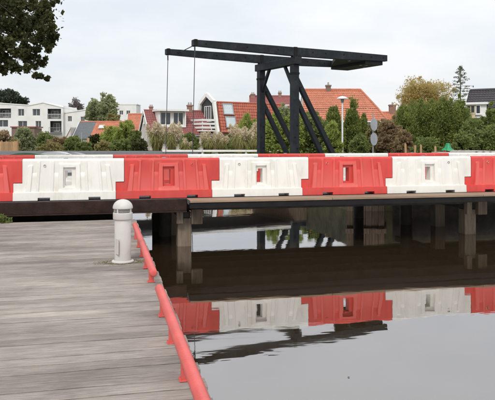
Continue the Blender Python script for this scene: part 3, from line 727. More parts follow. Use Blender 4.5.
def window(parent, x, z, w_, h_, y, frame='whitetrim', pane='glass', cols=2, depth=.08, name='window', rows=1):
    f = MB(); t_ = .07
    f.span((x - w_ / 2, y - depth, z), (x - w_ / 2 + t_, y, z + h_)); f.span((x + w_ / 2 - t_, y - depth, z), (x + w_ / 2, y, z + h_))
    f.span((x - w_ / 2 + t_, y - depth, z), (x + w_ / 2 - t_, y, z + t_)); f.span((x - w_ / 2 + t_, y - depth, z + h_ - t_), (x + w_ / 2 - t_, y, z + h_))
    for k in range(1, cols): xx_ = x - w_ / 2 + w_ * k / cols; f.span((xx_ - .035, y - depth + .01, z + t_), (xx_ + .035, y, z + h_ - t_))
    o = f.build(name, M[frame], parent)
    MB().span((x - w_ / 2 + .03, y - depth * .35, z + .03), (x + w_ / 2 - .03, y - depth * .2, z + h_ - .03)).build('pane', M[pane], o)
    MB().span((x - w_ / 2 - .06, y - depth - .08, z - .07), (x + w_ / 2 + .06, y + .01, z - .01)).build('sill', M[frame], o)
    return o
def chimney(parent, x, y, z0, z1, w_=.6, m_='brick', pots=2):
    c = MB().span((x - w_ / 2, y - w_ / 2, z0), (x + w_ / 2, y + w_ / 2, z1)); c.span((x - w_ / 2 - .06, y - w_ / 2 - .06, z1 - .16), (x + w_ / 2 + .06, y + w_ / 2 + .06, z1 - .002))
    o = c.build('chimney', M[m_], parent)
    for k in range(pots): MB().tube((x + (k - (pots - 1) / 2) * .28, y, z1), (x + (k - (pots - 1) / 2) * .28, y, z1 + .3), .1, .085, 10).build('chimney_pot', M['concrete'], o, smooth=True)
    return o
def gable_roof(root, L0, L1, D, he, hr, m_, ov=.3, trim='whitetrim', tile=True, split=None):
    ym = D / 2; sl = (hr - he) / ym; ze = he - sl * ov
    # board under the tiles, then the tile field of each slope, ridge caps and verge boards
    und = MB().prism([(L0, -ov, ze - .06), (L0, ym, hr - .06), (L0, D + ov, ze - .06), (L0, D + ov, ze - .16), (L0, ym, hr - .18), (L0, -ov, ze - .16)], (L1 - L0, 0, 0)).build('roof', M['darkboard'], root)
    segs = split or [(L0, L1, m_)]
    for a, b_, mm in segs:
        tag(tiles((a, -ov, ze), (b_, -ov, ze), (b_, ym, hr), (a, ym, hr)).build('roof_tiles', M[mm], und), kind='stuff')
    tag(tiles((L1, D + ov, ze), (L0, D + ov, ze), (L0, ym, hr), (L1, ym, hr)).build('roof_tiles', M[segs[-1][2]], und), kind='stuff')
    MB().tube((L0, ym, hr + .03), (L1, ym, hr + .03), .13, .13, 8).build('ridge_cap', M[segs[-1][2]], und, smooth=True)
    for x in (L0 - .05, L1 + .05):
        v = MB(); v.beam((x, -ov, ze - .03), (x, ym, hr - .03), .07, .26); v.beam((x, D + ov, ze - .03), (x, ym, hr - .03), .07, .26)
        v.build('verge_board', M[trim], und)
    MB().span((L0, -ov - .1, ze - .12), (L1, -ov - .005, ze + .0)).build('gutter', M['rail'], und)
    return und
def gable_walls(root, L0, L1, D, he, hr, m_, ops=()):
    wall_open(L0, L1, he, list(ops), 0, .25).build('wall', M[m_], root)
    MB().span((L0, D - .25, 0), (L1, D, he)).build('wall', M[m_], root)
    for x0_, x1_ in ((L0 + .02, L0 + .25), (L1 - .25, L1 - .02)):
        MB().prism([(x0_, .251, 0), (x0_, D - .251, 0), (x0_, D - .251, he + .0), (x0_, D / 2, hr - .22), (x0_, .251, he + .0)], (x1_ - x0_, 0, 0)).build('gable_wall', M[m_], root)

# --- white apartment blocks, far left
def apartment(name, label, px, Z, x0, x1, H, ztop, ops, extra, label_ops):
    root = house(name, label, px, Z, 0, GZ, 'building')
    wall_open(x0, x1, H, [o_[:4] for o_ in ops], 0, .4, ztop, extra).build('wall', M['render'], root)
    b_ = MB(); b_.prism([(x0 + .01, .41, 0), (x0 + .01, .41, H - .6), (x0 + .01, 11, H - .6), (x0 + .01, 11, 0)], (.3, 0, 0)); b_.prism([(x1 - .31, .41, 0), (x1 - .31, .41, H - .6), (x1 - .31, 11, H - .6), (x1 - .31, 11, 0)], (.3, 0, 0))
    b_.span((x0, 11.01, 0), (x1, 11.3, H - .5)); b_.build('side_wall', M['render'], root)
    xs_ = sorted([x0 - .1, x1 + .1] + list(extra)); rf = MB()
    for a, c in zip(xs_[:-1], xs_[1:]):
        za_, zc_ = ztop(a, H), ztop(c, H)
        rf.prism([(a, -.12, za_ + .01), (c, -.12, zc_ + .01), (c, -.12, zc_ + .22), (a, -.12, za_ + .22)], (0, 11.5, 0))
    rf.build('roof', M['whitetrim'], root)
    for o_ in ops:
        xm, w_ = (o_[0] + o_[1]) / 2, o_[1] - o_[0]; h_ = o_[3] - o_[2]
        if o_[4] == 'w':
            window(root, xm, o_[2], w_, h_, .3, 'whitetrim', 'glass', 2, .1)
        else:
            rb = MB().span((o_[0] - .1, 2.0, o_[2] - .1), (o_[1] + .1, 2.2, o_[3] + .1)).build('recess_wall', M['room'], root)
            MB().span((o_[0] - .1, .42, o_[2] - .15), (o_[1] + .1, 2.0, o_[2] - .005)).build('balcony_floor', M['concrete'], root)
            window(root, xm - w_ * .15, o_[2] + .3, w_ * .5, h_ * .7, 1.99, 'whitetrim', 'glass', 2, .08)
            rl = MB(); dk = o_[4] == 'd'; yb = -.9 if dk else -.06
            for k in range(int(w_ / .28) + 1): rl.span((o_[0] + k * .28 - .02, yb - .02, o_[2]), (o_[0] + k * .28 + .02, yb + .02, o_[2] + 1.0))
            rl.span((o_[0] - .05, yb - .04, o_[2] + 1.0), (o_[1] + .05, yb + .04, o_[2] + 1.08))
            if dk: rl.span((o_[0] - .1, yb - .05, o_[2] - .2), (o_[1] + .1, -.01, o_[2] - .01))
            rl.build('balcony_railing', M['greycap' if dk else 'lampmetal'], root)
    return root
Zp = 140.0; S = Zp / F
def X_(p): return (p - 40) * S
def Zh(y): return zat(y, Zp) - GZ
H1 = Zh(103)
def zt1(x, z):
    if z < H1 - .01: return z
    p = x / S + 40
    yv = np.interp(p, [-40, 0, 28.9, 29.1, 43, 63], [101, 102.5, 105.8, 105.8, 103, 108])
    return Zh(yv)
ops = [(X_(-2), X_(11), Zh(118), Zh(108.5), 'b'), (X_(18), X_(24), Zh(116), Zh(109), 'w'), (X_(18), X_(27), Zh(127.5), Zh(121), 'w'), (X_(-3), X_(8), Zh(127), Zh(120), 'w'),
       (X_(32.5), X_(40), Zh(115.8), Zh(109), 'w'), (X_(47.5), X_(61), Zh(119), Zh(108.8), 'b'), (X_(35.5), X_(41), Zh(128), Zh(121), 'w'), (X_(50), X_(61.5), Zh(132.5), Zh(121), 'd'), (X_(33), X_(41), Zh(139.5), Zh(133.2), 'w'),
       (X_(-26), X_(-12), Zh(118), Zh(108.5), 'b')]
apartment('apartment_building', 'white three-storey apartment block with recessed balconies, far left', 40, Zp, X_(-38), X_(63), H1, zt1, ops, (X_(28.9), X_(29.1), X_(43)), None)
H2 = Zh(110)
def zt2(x, z):
    if z < H2 - .01: return z
    return Zh(np.interp(x / S + 40, [63.2, 85.4, 100], [113.5, 110, 113.2]))
ops2 = [(X_(68), X_(72), Zh(121.5), Zh(116), 'w'), (X_(81), X_(85), Zh(122.2), Zh(116.5), 'w'), (X_(88.3), X_(92.3), Zh(122.5), Zh(117), 'w')]
apartment('apartment_building', 'lower white apartment block right of the three-storey one', 40, Zp + 1, X_(63.2), X_(100), H2, zt2, ops2, (X_(85.4),), None)
# distant white hall between the trees
r_ = house('white_hall', 'distant white flat-roofed building above the shrubs beside the orange roof', 124, 165, 0, GZ, 'building')
wall_open(-1.7, 3.2, 10.2, [(-1.2, -.2, 7.6, 8.7), (.6, 1.6, 7.6, 8.7)], 0, .3).build('wall', M['render'], r_)
MB().span((-1.75, .31, 0), (3.25, 6, 10.1)).build('rear_wall', M['render'], r_); MB().span((-1.85, -.1, 10.2), (3.35, 6.1, 10.45)).build('roof', M['whitetrim'], r_)
for x in (-.7, 1.1): window(r_, x, 7.6, 1, 1.1, .2)

# --- brown brick shed by the left fence
r_ = house('brick_shed', 'brown brick shed half hidden by the round bush on the far left', 23, 84, 0, GZ, 'shed')
wall_open(-1.5, 1.5, 2.75, [(.3, 1.2, .9, 1.9)], 0, .2).build('wall', M['brickbrown'], r_); MB().span((-1.5, .21, 0), (1.5, 3, 2.7)).build('rear_wall', M['brickbrown'], r_)
MB().span((-1.65, -.15, 2.75), (1.65, 3.15, 2.9)).build('roof', M['tilemaroon'], r_); window(r_, .75, .9, .9, 1.0, .15)

# --- house with half slate, half orange roof
Z3 = 105.; S3 = Z3 / F
r_ = house('house', 'low house with half slate, half orange tiled roof before the white apartments', 98, Z3, -4)
L0, L1 = (72.5 - 98) * S3, (127 - 98) * S3; he, hr = zat(136.5, Z3) - GZ, zat(122.5, Z3) - GZ + .2
gable_walls(r_, L0, L1, 7.0, he, hr, 'plaster', [((88 - 98) * S3, (93 - 98) * S3, .6, 1.5)])
gable_roof(r_, L0, L1, 7.0, he, hr, 'tileorange', split=[(L0, (90 - 98) * S3, 'slate'), ((90 - 98) * S3, L1, 'tileorange')])
window(r_, (90.5 - 98) * S3, .6, .8, .9, .2)
sk = window(r_, (98 - 98) * S3, 0, .9, .9, 0, 'whitetrim', 'skyglass', 1, name='skylight'); sk.location = (0, 1.6, he + 1.6 * (hr - he) / 3.5 + .22); sk.rotation_euler = (R(-90) + math.atan2(hr - he, 3.5), 0, 0)
lw = MB().prism([((60 - 98) * S3, -.5, he - 1.7), (L0 - .3, -.5, he + 1.55), (L0 - .3, -.5, he + 1.35), ((60 - 98) * S3, -.5, he - 1.95)], (0, 5, 0)).build('lean_to_roof', M['whitetrim'], r_)
MB().prism([((61 - 98) * S3, -.3, 0), (L0 - .3, -.3, 0), (L0 - .3, -.3, he + 1.3), ((61 - 98) * S3, -.3, he - 1.8)], (0, 4.5, 0)).build('lean_to_wall', M['plaster'], r_)

# --- orange roofed house behind
Z3 = 98.; S3 = Z3 / F
r_ = house('house', 'orange tiled roof rising behind the shrubs left of the pale gabled house', 137, Z3, 6)
gable_walls(r_, -1.4, 4.5, 6, zat(132, Z3) - GZ, zat(113, Z3) - GZ, 'brick', [(-1.0, -.1, .8, 2.0)])
gable_roof(r_, -1.6, 4.7, 6, zat(132, Z3) - GZ, zat(113.5, Z3) - GZ, 'tileorange'); window(r_, -.55, .8, .9, 1.2, .2); chimney(r_, 2, 3, 5, 6.4)

# --- maroon roofed house with dormer
Z3 = 70.; S3 = Z3 / F
r_ = house('house', 'pale gabled house with maroon tiled roof and white dormer behind the pampas grass', 150, Z3, 20)
L1 = 7.0; D = 6.2; he, hr = zat(133, Z3) - GZ, zat(109.5, Z3) - GZ
gable_walls(r_, 0, L1, D, he, hr, 'plaster', [(1.2, 2.2, .6, 1.8), (3.0, 4.2, .6, 1.8)])
und = gable_roof(r_, -.1, L1 + .1, D, he, hr, 'tilemaroon', ov=.25)
window(r_, 1.7, .6, 1, 1.2, .2); window(r_, 3.6, .6, 1.2, 1.2, .2)
for z_, yy_ in ((.8, 2.0), (.8, 4.3), (3.0, 3.3)):
    wv = window(r_, 0, 0, .5, .7, 0); wv.location = (.0, yy_, z_); wv.rotation_euler = (0, 0, R(-90))
dx0, dx1 = 1.1, 4.2; dz0, dz1 = he + .65, hr - .12
dm = MB().span((dx0, .55, dz0), (dx0 + .14, 3, dz1)); dm.span((dx1 - .14, .55, dz0), (dx1, 3, dz1)); dm.span((dx0 + .14, .6, dz0), (dx1 - .14, .75, dz0 + .2)); dm.span((dx0 + .14, .9, dz0 + .2), (dx1 - .14, 1.0, dz1 - .01))
dmo = dm.build('dormer', M['whitetrim'], r_); MB().span((dx0 - .25, .2, dz1), (dx1 + .25, 3.2, dz1 + .2)).build('dormer_roof', M['whitetrim'], dmo)
for x in (dx0 + .83, dx1 - .83): window(dmo, x, dz0 + .25, 1.2, dz1 - dz0 - .35, .89, 'whitetrim', 'glass', 2)
chimney(r_, 5.3, D / 2, hr - .4, hr + .75, .55)

# --- gambrel house with dark gable, white verge, balcony and red tiles
Z3 = 72.
r_ = house('gambrel_house', 'red tiled gambrel house with dark gable, thick white verge and white balcony', 218, Z3, 33)
# local x runs along the roof to the right and away; the gable stands on x=0 and faces -x; local y from 0 to D
D = 4.6; zE = zat(131.5, Z3) - GZ; zB = zat(102, Z3) - GZ; zA = zat(94.5, Z3) - GZ; L = 9.5
gp = [(0, 0, zE), (0, .75, zB), (0, D / 2, zA), (0, D - .75, zB), (0, D, zE)]
MB().prism([(.0, p[1], p[2]) for p in gp], (.25, 0, 0)).build('gable_wall', M['darkboard'], r_)
MB().span((.02, .1, 0), (.3, D - .1, zE - .002)).build('gable_wall', M['brick'], r_)
wall_open(.31, L, zE, [(1.5, 2.6, .7, 2.0), (5, 6.4, .7, 2.0)], .02, .25).build('wall', M['brick'], r_); window(r_, 2.05, .7, 1.1, 1.3, .2); window(r_, 5.7, .7, 1.4, 1.3, .2)
MB().span((.31, D - .25, 0), (L, D, zE)).build('wall', M['brick'], r_)
rr_ = MB().prism([(.26, -.05, zE), (.26, .72, zB - .1), (.26, D / 2, zB + .15), (.26, D - .72, zB - .1), (.26, D + .05, zE)], (L - .3, 0, 0)).build('roof', M['tilered'], r_)
tag(tiles((.3, -.18, zE - .1), (L, -.18, zE - .1), (L, .72, zB), (.3, .72, zB), .30, .36, .05).build('roof_tiles', M['tilered'], rr_), kind='stuff')
tag(tiles((L, D + .18, zE - .1), (.3, D + .18, zE - .1), (.3, D - .72, zB), (L, D - .72, zB), .30, .36, .05).build('roof_tiles', M['tilered'], rr_), kind='stuff')
MB().tube((.3, .74, zB + .04), (L, .74, zB + .04), .11, .11, 8).build('ridge_cap', M['tilered'], rr_, smooth=True)
vb = MB()
pts = [(-.12, -.25, zE - .35), (-.12, .05, zE + .6), (-.12, .68, zB + .02), (-.12, D / 2, zA + .15), (-.12, D - .68, zB + .02), (-.12, D - .05, zE + .6), (-.12, D + .25, zE - .35)]
for a, b_ in zip(pts[:-1], pts[1:]): vb.beam(a, b_, .42, .30, up=(1, 0, 0))
vb.build('verge_board', M['whitetrim'], r_)
def side_window(parent, y, z, w_, h_, x, cols=2):
    o = window(parent, 0, 0, w_, h_, 0, 'whitetrim', 'glass', cols); o.location = (x, y, z); o.rotation_euler = (0, 0, R(-90)); return o
side_window(r_, D / 2 - .05, zE + 1.2, 1.5, 1.75, -.002, 3); side_window(r_, D / 2, .8, 1.6, 1.3, .015)
bal = MB().span((-1.9, .2, zE + .0), (-.005, D - .0, zE + .16)).build('balcony', M['whitetrim'], r_)
for k in range(3):
    MB().span((-1.96, .15, zE + .32 + k * .42), (-1.88, D + .05, zE + .55 + k * .42)).build('balcony_board', M['whitetrim'], bal)
    MB().span((-1.88, D - .02, zE + .32 + k * .42), (-.01, D + .06, zE + .55 + k * .42)).build('balcony_board', M['whitetrim'], bal)
    MB().span((-1.88, .14, zE + .32 + k * .42), (-.3, .22, zE + .55 + k * .42)).build('balcony_board', M['whitetrim'], bal)
for y in (.3, D / 2, D - .15): MB().span((-1.87, y - .05, zE + .16), (-1.79, y + .05, zE + 1.4)).build('balcony_post', M['whitetrim'], bal)
for y in (.5, D - .4): MB().beam((-1.75, y, zE), (-.02, y, zE - 1.1), .12, .12).build('balcony_brace', M['whitetrim'], bal)
sl_ = math.atan2(zB - zE, .9)
for z0_, x in ((zB - 1.35, 1.6), (zB - 2.85, 1.72)):
    o = window(r_, 0, 0, 1.35, 1.3, 0, 'rail', 'skyglass', 1, .1, 'skylight'); t_ = (z0_ - zE) / (zB - zE); o.location = (x, -.18 + .9 * t_ - .04, z0_); o.rotation_euler = (-(math.pi / 2 - sl_), 0, 0)

# --- maroon roof with white dormer behind the portal
Z3 = 100.
r_ = house('house', 'distant maroon roofed house seen between the drawbridge posts', 268, Z3, 2)
he, hr = zat(122, Z3) - GZ, zat(94.5, Z3) - GZ
gable_walls(r_, -2.6, 5, 8, he, hr, 'brick', [(-1, 0, 1, 2.4)]); gable_roof(r_, -2.8, 5.2, 8, he, hr, 'tilemaroon'); window(r_, -.5, 1, 1, 1.4, .2)
chimney(r_, 2.2, 4, hr - .4, hr + .6, .5); chimney(r_, -2.2, 4, hr - .5, hr + .35, .7)
dm = MB().span((1.0, .9, he + .9), (3.2, 3.6, he + 2.6)); dmo = dm.build('dormer', M['whitetrim'], r_); MB().span((.8, .7, he + 2.6), (3.4, 3.8, he + 2.75)).build('dormer_roof', M['whitetrim'], dmo)
window(dmo, 2.1, he + 1.1, 1.8, 1.3, .9, 'whitetrim', 'glass', 2)

# --- big orange hipped roof
Z3 = 65.; S3 = Z3 / F
r_ = house('house', 'large orange tiled hipped roof house behind the cypress trees', 336, Z3, 0)
hr = zat(87, Z3) - GZ; he = zat(121, Z3) - GZ; Lx0, Lx1 = (301 - 336) * S3, (388 - 336) * S3; D = 8.4; rx0, rx1 = (305 - 336) * S3 + .1, (368 - 336) * S3
kz = zat(108, Z3) - GZ; kx = (381 - 336) * S3
wall_open(Lx0 + .3, Lx1 - .3, he, [(-2.6, -1.4, .8, 2.2), (1, 2.4, .8, 2.2)], .3, .55).build('wall', M['plaster'], r_); window(r_, -2, .8, 1.2, 1.4, .5); window(r_, 1.7, .8, 1.4, 1.4, .5)
MB().span((Lx0 + .3, .56, 0), (Lx0 + .55, D - .3, he)).build('wall', M['plaster'], r_); MB().span((Lx1 - .55, .56, 0), (Lx1 - .3, D - .3, he)).build('wall', M['plaster'], r_); MB().span((Lx0 + .56, D - .55, 0), (Lx1 - .56, D - .3, he)).build('wall', M['plaster'], r_)
t_k = (kz - he) / (hr - he)
core = MB(); y_k = D / 2 * t_k
core.prism([(rx0, .35, he - .02), (rx0, D / 2, hr - .12), (rx0, D - .35, he - .02)], (rx1 - rx0 - .1, 0, 0)); ro = core.build('roof', M['darkboard'], r_)
def tl(*a): tag(tiles(*a).build('roof_tiles', M['tileorange'], ro), kind='stuff')
tl((Lx0, 0, he), (Lx1, 0, he), (kx, y_k, kz), (rx0 - .15, y_k, kz)); tl((rx0 - .15, y_k, kz), (kx, y_k, kz), (rx1, D / 2, hr), (rx0, D / 2, hr))
tl((Lx1, D, he), (Lx0, D, he), (rx0 - .15, D - y_k, kz), (kx, D - y_k, kz)); tl((kx, D - y_k, kz), (rx0 - .15, D - y_k, kz), (rx0, D / 2, hr), (rx1, D / 2, hr))
tl((Lx1, 0, he), (Lx1, D, he), (kx, D - y_k, kz), (kx, y_k, kz)); tl((kx, y_k, kz), (kx, D - y_k, kz), (rx1, D / 2 + .05, hr), (rx1, D / 2 - .05, hr))
MB().tube((rx0, D / 2, hr + .05), (rx1, D / 2, hr + .05), .13, .13, 8).build('ridge_cap', M['tileorange'], ro, smooth=True)
hp = MB(); hp.tube((rx1, D / 2, hr + .05), (kx, y_k, kz + .06), .1, .1, 8); hp.tube((kx, y_k, kz + .06), (Lx1, 0, he + .06), .1, .1, 8); hp.build('hip_cap', M['tileorange'], ro, smooth=True)
MB().prism([(Lx0 + .3, .56, he), (rx0 + .02, D / 2, hr - .1), (Lx0 + .3, D - .56, he)], (.2, 0, 0)).build('gable_wall', M['plaster'], r_)
MB().span((Lx0, -.12, he - .12), (Lx1, -.01, he + .01)).build('gutter', M['whitetrim'], ro)
chimney(r_, (333.5 - 336) * S3, D / 2, hr - .3, hr + .55, .5, 'brickbrown', 1)

# --- small brick chimney house between orange roof and cypress
Z3 = 78.
r_ = house('house', 'small brick house with tall chimney peeping out left of the cypress hedge', 394, Z3, 0)
he, hr = zat(124, Z3) - GZ, zat(112, Z3) - GZ
gable_walls(r_, -1.2, 2.5, 4, he, hr, 'brick', [(0, .9, 1, 2)]); gable_roof(r_, -1.4, 2.7, 4, he, hr, 'tileorange'); window(r_, .45, 1, .9, 1, .2)
chimney(r_, .25, 2, hr - .5, hr + 1.0, .75, 'brick', 1)

# --- dark grey roofed house, far right
Z3 = 58.; S3 = Z3 / F
r_ = house('house', 'house with black tiled roof and white dormer at the right edge', 472.6, Z3, -30)
hr = zat(87.5, Z3) - GZ; he = zat(124, Z3) - GZ; L0, L1 = (466 - 475) * S3, 6.5; D = 7.6
gable_walls(r_, L0, L1, D, he, hr, 'plaster', [(1, 2.2, .7, 1.9)]); gable_roof(r_, L0 - .1, L1, D, he, hr, 'tileblack', trim='darkboard'); window(r_, 1.6, .7, 1.2, 1.2, .2)
dz0, dz1 = zat(118, Z3) - GZ, zat(104.5, Z3) - GZ
dm = MB().span((L0 + .1, .35, dz0), (L0 + 1.95, 3.1, dz1)); dmo = dm.build('dormer', M['whitetrim'], r_)
MB().span((L0 - .1, .1, dz1), (L0 + 2.1, 3.3, dz1 + .2)).build('dormer_roof', M['whitetrim'], dmo)
window(dmo, L0 + .6, dz0 + .35, .75, dz1 - dz0 - .4, .34, 'beige', 'glass', 2); window(dmo, L0 + 1.25, dz0 + .35, .45, dz1 - dz0 - .4, .34, 'whitetrim', 'glass', 1)
MB().span((L0 + .1, .18, dz0 - .0), (L0 + 1.0, .30, dz0 + .5)).build('balcony_front', M['beige'], dmo)
MB().prism([(L0 + 1.72, .5, dz0 - .2), (L0 + 2.9, .5, dz0 - .2), (L0 + 2.2, .5, dz1 + .1), (L0 + 1.72, .5, dz1 + .1)], (0, 1.2, 0)).build('dormer_cheek', M['tileblack'], dmo)

# ------------------------------------------------------------------ street furniture and small things
x, y = wxy(342.4, 48)
lp = empty('street_lamp', (x, y, GZ), 0, 'white lamp post with flat hat-shaped lantern in front of the cypress trees', 'lamp')
zt = zat(96, 48) - GZ
MB().tube((0, 0, 0), (0, 0, zt - .45), .075, .055, 14).build('pole', M['lampmetal'], lp, smooth=True)
MB().lathe([(.08, zt - .5), (.11, zt - .42), (.13, zt - .28), (.13, zt - .25), (.0, zt - .25)], n=20).build('lantern', M['greycap'], lp, smooth=True)
MB().lathe([(.0, zt - .24), (.40, zt - .24), (.42, zt - .21), (.38, zt - .15), (.2, zt - .05), (0, zt)], n=24).build('lamp_hat', M['lampmetal'], lp, smooth=True)
x, y = wxy(373.5, 31)
sp = empty('road_sign', (x, y, GZ), -TH + R(46), 'two round grey sign backs one above the other on a thin pole', 'sign')
MB().tube((0, .03, 0), (0, .03, zat(113, 31) - GZ), .03, .03, 10).build('pole', M['rail'], sp, smooth=True)
for yv in (124.6, 139.2):
    zc = zat(yv, 31) - GZ
    MB().tube((0, -.02, zc), (0, -.035, zc), .305, .305, 32).build('sign_disc', M['signback'], sp)
    MB().span((-.22, -.018, zc - .02), (.22, .0, zc + .02)).build('clamp', M['rail'], sp)
for k, (p, yt, Zs) in enumerate(((406, 143.5, 33), (414.5, 145, 33), (421, 144.5, 34), (435.5, 146, 34))):
    x, y = wxy(p, Zs); s = MB().box((0, 0, 0), (.10, .06, .1)); h_ = zat(yt, Zs) - GZ
    st = MB(); st.prism([(-.05, -.03, -.1), (.05, -.03, -.1), (.05, -.03, h_ - .05), (0, -.03, h_), (-.05, -.03, h_ - .05)], (0, .06, 0))
    o = st.build('stake', M['fencewood'], None, (x, y, GZ), (R(random.uniform(-2, 2)), R(random.uniform(-3, 3)), -TH))
    tag(o, ('leftmost wooden stake below the cypress hedge', 'second wooden stake from the left below the cypress hedge', 'third wooden stake from the left below the cypress hedge', 'rightmost wooden stake beside the red and green tub')[k], 'stake', 'wooden stakes below the cypress hedge')
x, y = wxy(448, 30)
tb = empty('planting_tub', (x, y, GZ), 0, 'red tub under a crumpled green cover beyond the rightmost white barrier', 'tub')
MB().lathe([(0, 0), (.16, 0), (.20, .58), (.22, .6), (.22, .64), (.0, .62)], n=20).build('tub', M['tubred'], tb, smooth=True)
P, T, od = clumps(18, 30, (0, 0, .82), (.25, .2, .2), 'mound', cr=.3); 
cv = MB(); pr = [(.27, .60), (.25, .66), (.16, .72), (.10, .86), (.08, .95), (0, .97)]; cv.lathe(pr, n=14)
for i_ in range(len(cv.v)): v = cv.v[i_]; a = math.atan2(v[1], v[0]); k = 1 + .28 * math.sin(3 * a + 1) + .12 * math.sin(7 * a); cv.v[i_] = (v[0] * k, v[1] * k, v[2] + .03 * math.sin(5 * a))
cv.build('cover', M['green'], tb)
Zp_ = 23.5
for k, (row, p) in enumerate(((0, 473), (0, 480), (0, 487), (0, 494), (0, 501), (1, 476.5), (1, 483.5), (1, 490.5), (1, 497.5))):
    x, y = wxy(p, Zp_); ro_, ri = .128, .095; zc = .13 + row * .222 + .24
    m = MB(); n = 20; Lp = 1.6
    for yv, rd in ((0, ri), (0, ro_), (Lp, ro_), (Lp, ri)):
        for q in range(n): a = 2 * math.pi * q / n; m.v.append((rd * math.cos(a), yv, rd * math.sin(a)))
    for j in range(4):
        for q in range(n): q2 = (q + 1) % n; m.f.append((j * n + q, j * n + q2, ((j + 1) % 4) * n + q2, ((j + 1) % 4) * n + q)); m.m.append(0)
    o = m.build('concrete_pipe', M['concrete'], None, (x, y, GZ + zc), (0, 0, -TH + R(14)), smooth=True)
    where = ['lower', 'upper'][row]; nth = [['first', 'second', 'third', 'fourth', 'fifth'], ['first', 'second', 'third', 'fourth']][row][k - 5 * row]
    tag(o, f'grey concrete pipe, {nth} from the left in the {where} layer at the right edge', 'pipe', 'stacked concrete pipes')
for k, (p, L_, zt_) in enumerate(((455, .9, 152.5), (466, .7, 152.8), (441, .5, 152.0))):
    x, y = wxy(p, 24.5); h_ = zat(zt_, 24.5) - GZ
    o = MB().span((-L_ / 2, -.3, 0), (L_ / 2, .3, h_)).build('concrete_block', M['concrete'], None, (x, y, GZ), (0, 0, -TH + .1 * k), bevel=.02)
    tag(o, ('wide concrete block between the green-covered tub and the pipes', 'concrete block just left of the stacked pipes', 'small concrete block left of the green-covered tub')[k], 'block', 'concrete blocks beyond the barriers')
x, y = wxy(481, Zp_)
o = MB().span((-.7, -.0, 0), (.95, 1.4, .235)).build('pallet', M['timber'], None, (x - .1, y, GZ), (0, 0, -TH + R(14))); tag(o, 'low wooden pallet under the stacked concrete pipes', 'pallet')

# wooden fence, far left
fr_ = empty('garden_fence', (*wxy(4, 47), GZ), -TH, 'tan wooden board fence at the far left edge', 'fence')
zt = zat(141.5, 47) - GZ
for k in range(22):
    xb = -1.35 + k * .105; MB().span((xb, -.012, .05), (xb + .098, .012, zt + random.uniform(-.03, .03))).build('board', M['fencewood'], fr_)
for xb in (-1.4, -.2, .98): MB().span((xb - .05, .02, 0), (xb + .05, .12, zt + .08)).build('post', M['fencewood'], fr_)
for z_ in (.35, zt - .3): MB().span((-1.36, .013, z_), (.96, .06, z_ + .08)).build('fence_rail', M['fencewood'], fr_)
# thin grey post and a little white sign among the left shrubs
x, y = wxy(81.5, 60); o = MB().tube((0, 0, 0), (0, 0, zat(132, 60) - GZ), .035, .035, 8).build('thin_post', M['rail'], None, (x, y, GZ), smooth=True); tag(o, 'thin grey post standing among the shrubs on the left', 'post')
x, y = wxy(88.3, 62); wp_ = MB().span((-.1, -.1, 0), (.1, .1, zat(138, 62) - GZ)); o = wp_.build('gate_post', M['fencewood'], None, (x, y, GZ), (0, 0, -TH), bevel=.01); tag(o, 'stout tan gate post below the slate roof', 'post')
x, y = wxy(97.5, 58); sb = empty('notice_board', (x, y, GZ), -TH, 'small white notice board on a post among the left shrubs', 'sign')
MB().span((-.02, 0, 0), (.02, .04, 1.0)).build('post', M['rail'], sb); MB().span((-.15, -.02, zat(151, 58) - GZ), (.15, -.004, zat(148, 58) - GZ)).build('panel', M['whitetrim'], sb)

# moored boats, left
def boat(label, px, Z, L_, hull, cover, top):
    x, y = wxy(px, Z); root = empty('boat', (x, y, 0), -TH + R(random.uniform(-4, 4)), label, 'boat', 'boats moored behind the bridge')
    m = MB(); ns = 16; zt_ = .85
    secs = []
    for i_ in range(ns + 1):
        u = i_ / ns; xx_ = -L_ / 2 + L_ * u; bw = .85 * min(1, (u + .35) ** .5) * (1 - max(0, (u - .55) / .45) ** 2.2) + .02; sh = zt_ + .18 * u * u
        secs.append([(xx_, -bw, sh), (xx_, -bw * .82, .25), (xx_, 0, -.15), (xx_, bw * .82, .25), (xx_, bw, sh)])
    for i_ in range(ns):
        for q in range(4): m.face([secs[i_][q], secs[i_ + 1][q], secs[i_ + 1][q + 1], secs[i_][q + 1]])
    m.face(secs[0]); m.build('hull', M[hull], root, smooth=False)
    d = MB()
    for i_ in range(ns):
        for s0, s1 in ((0, 1), (1, 2), (2, 3)):
            def pt(ii, s):
                a, b_ = Vector(secs[ii][0]), Vector(secs[ii][4]); p = a.lerp(b_, s / 3); p.z += (top - zt_) * (1 if 0 < s < 3 else 0) * math.sin(math.pi * min(1, max(0, .08 + ii / ns * .9))) ** .6; return p
            d.face([pt(i_, s0), pt(i_ + 1, s0), pt(i_ + 1, s1), pt(i_, s1)])
    d.build('cover', M[cover], root)
    rl = MB()
    for i_ in range(ns):
        for q in (0, 4): rl.tube(secs[i_][q], secs[i_ + 1][q], .035, .035, 6)
    rl.build('rubbing_strake', M['boatwhite'], root)
boat('low boat under a green tarpaulin behind the left red barrier', 27, 23.2, 3.0, 'tubred', 'boatgreen', 1.77)
boat('white covered boat behind the leftmost white barrier', 55, 23.6, 2.6, 'boatwhite', 'boatwhite', 1.80)
boat('small grey covered boat moored right of the white one', 73, 24.0, 1.9, 'boatwhite', 'rail', 1.76)

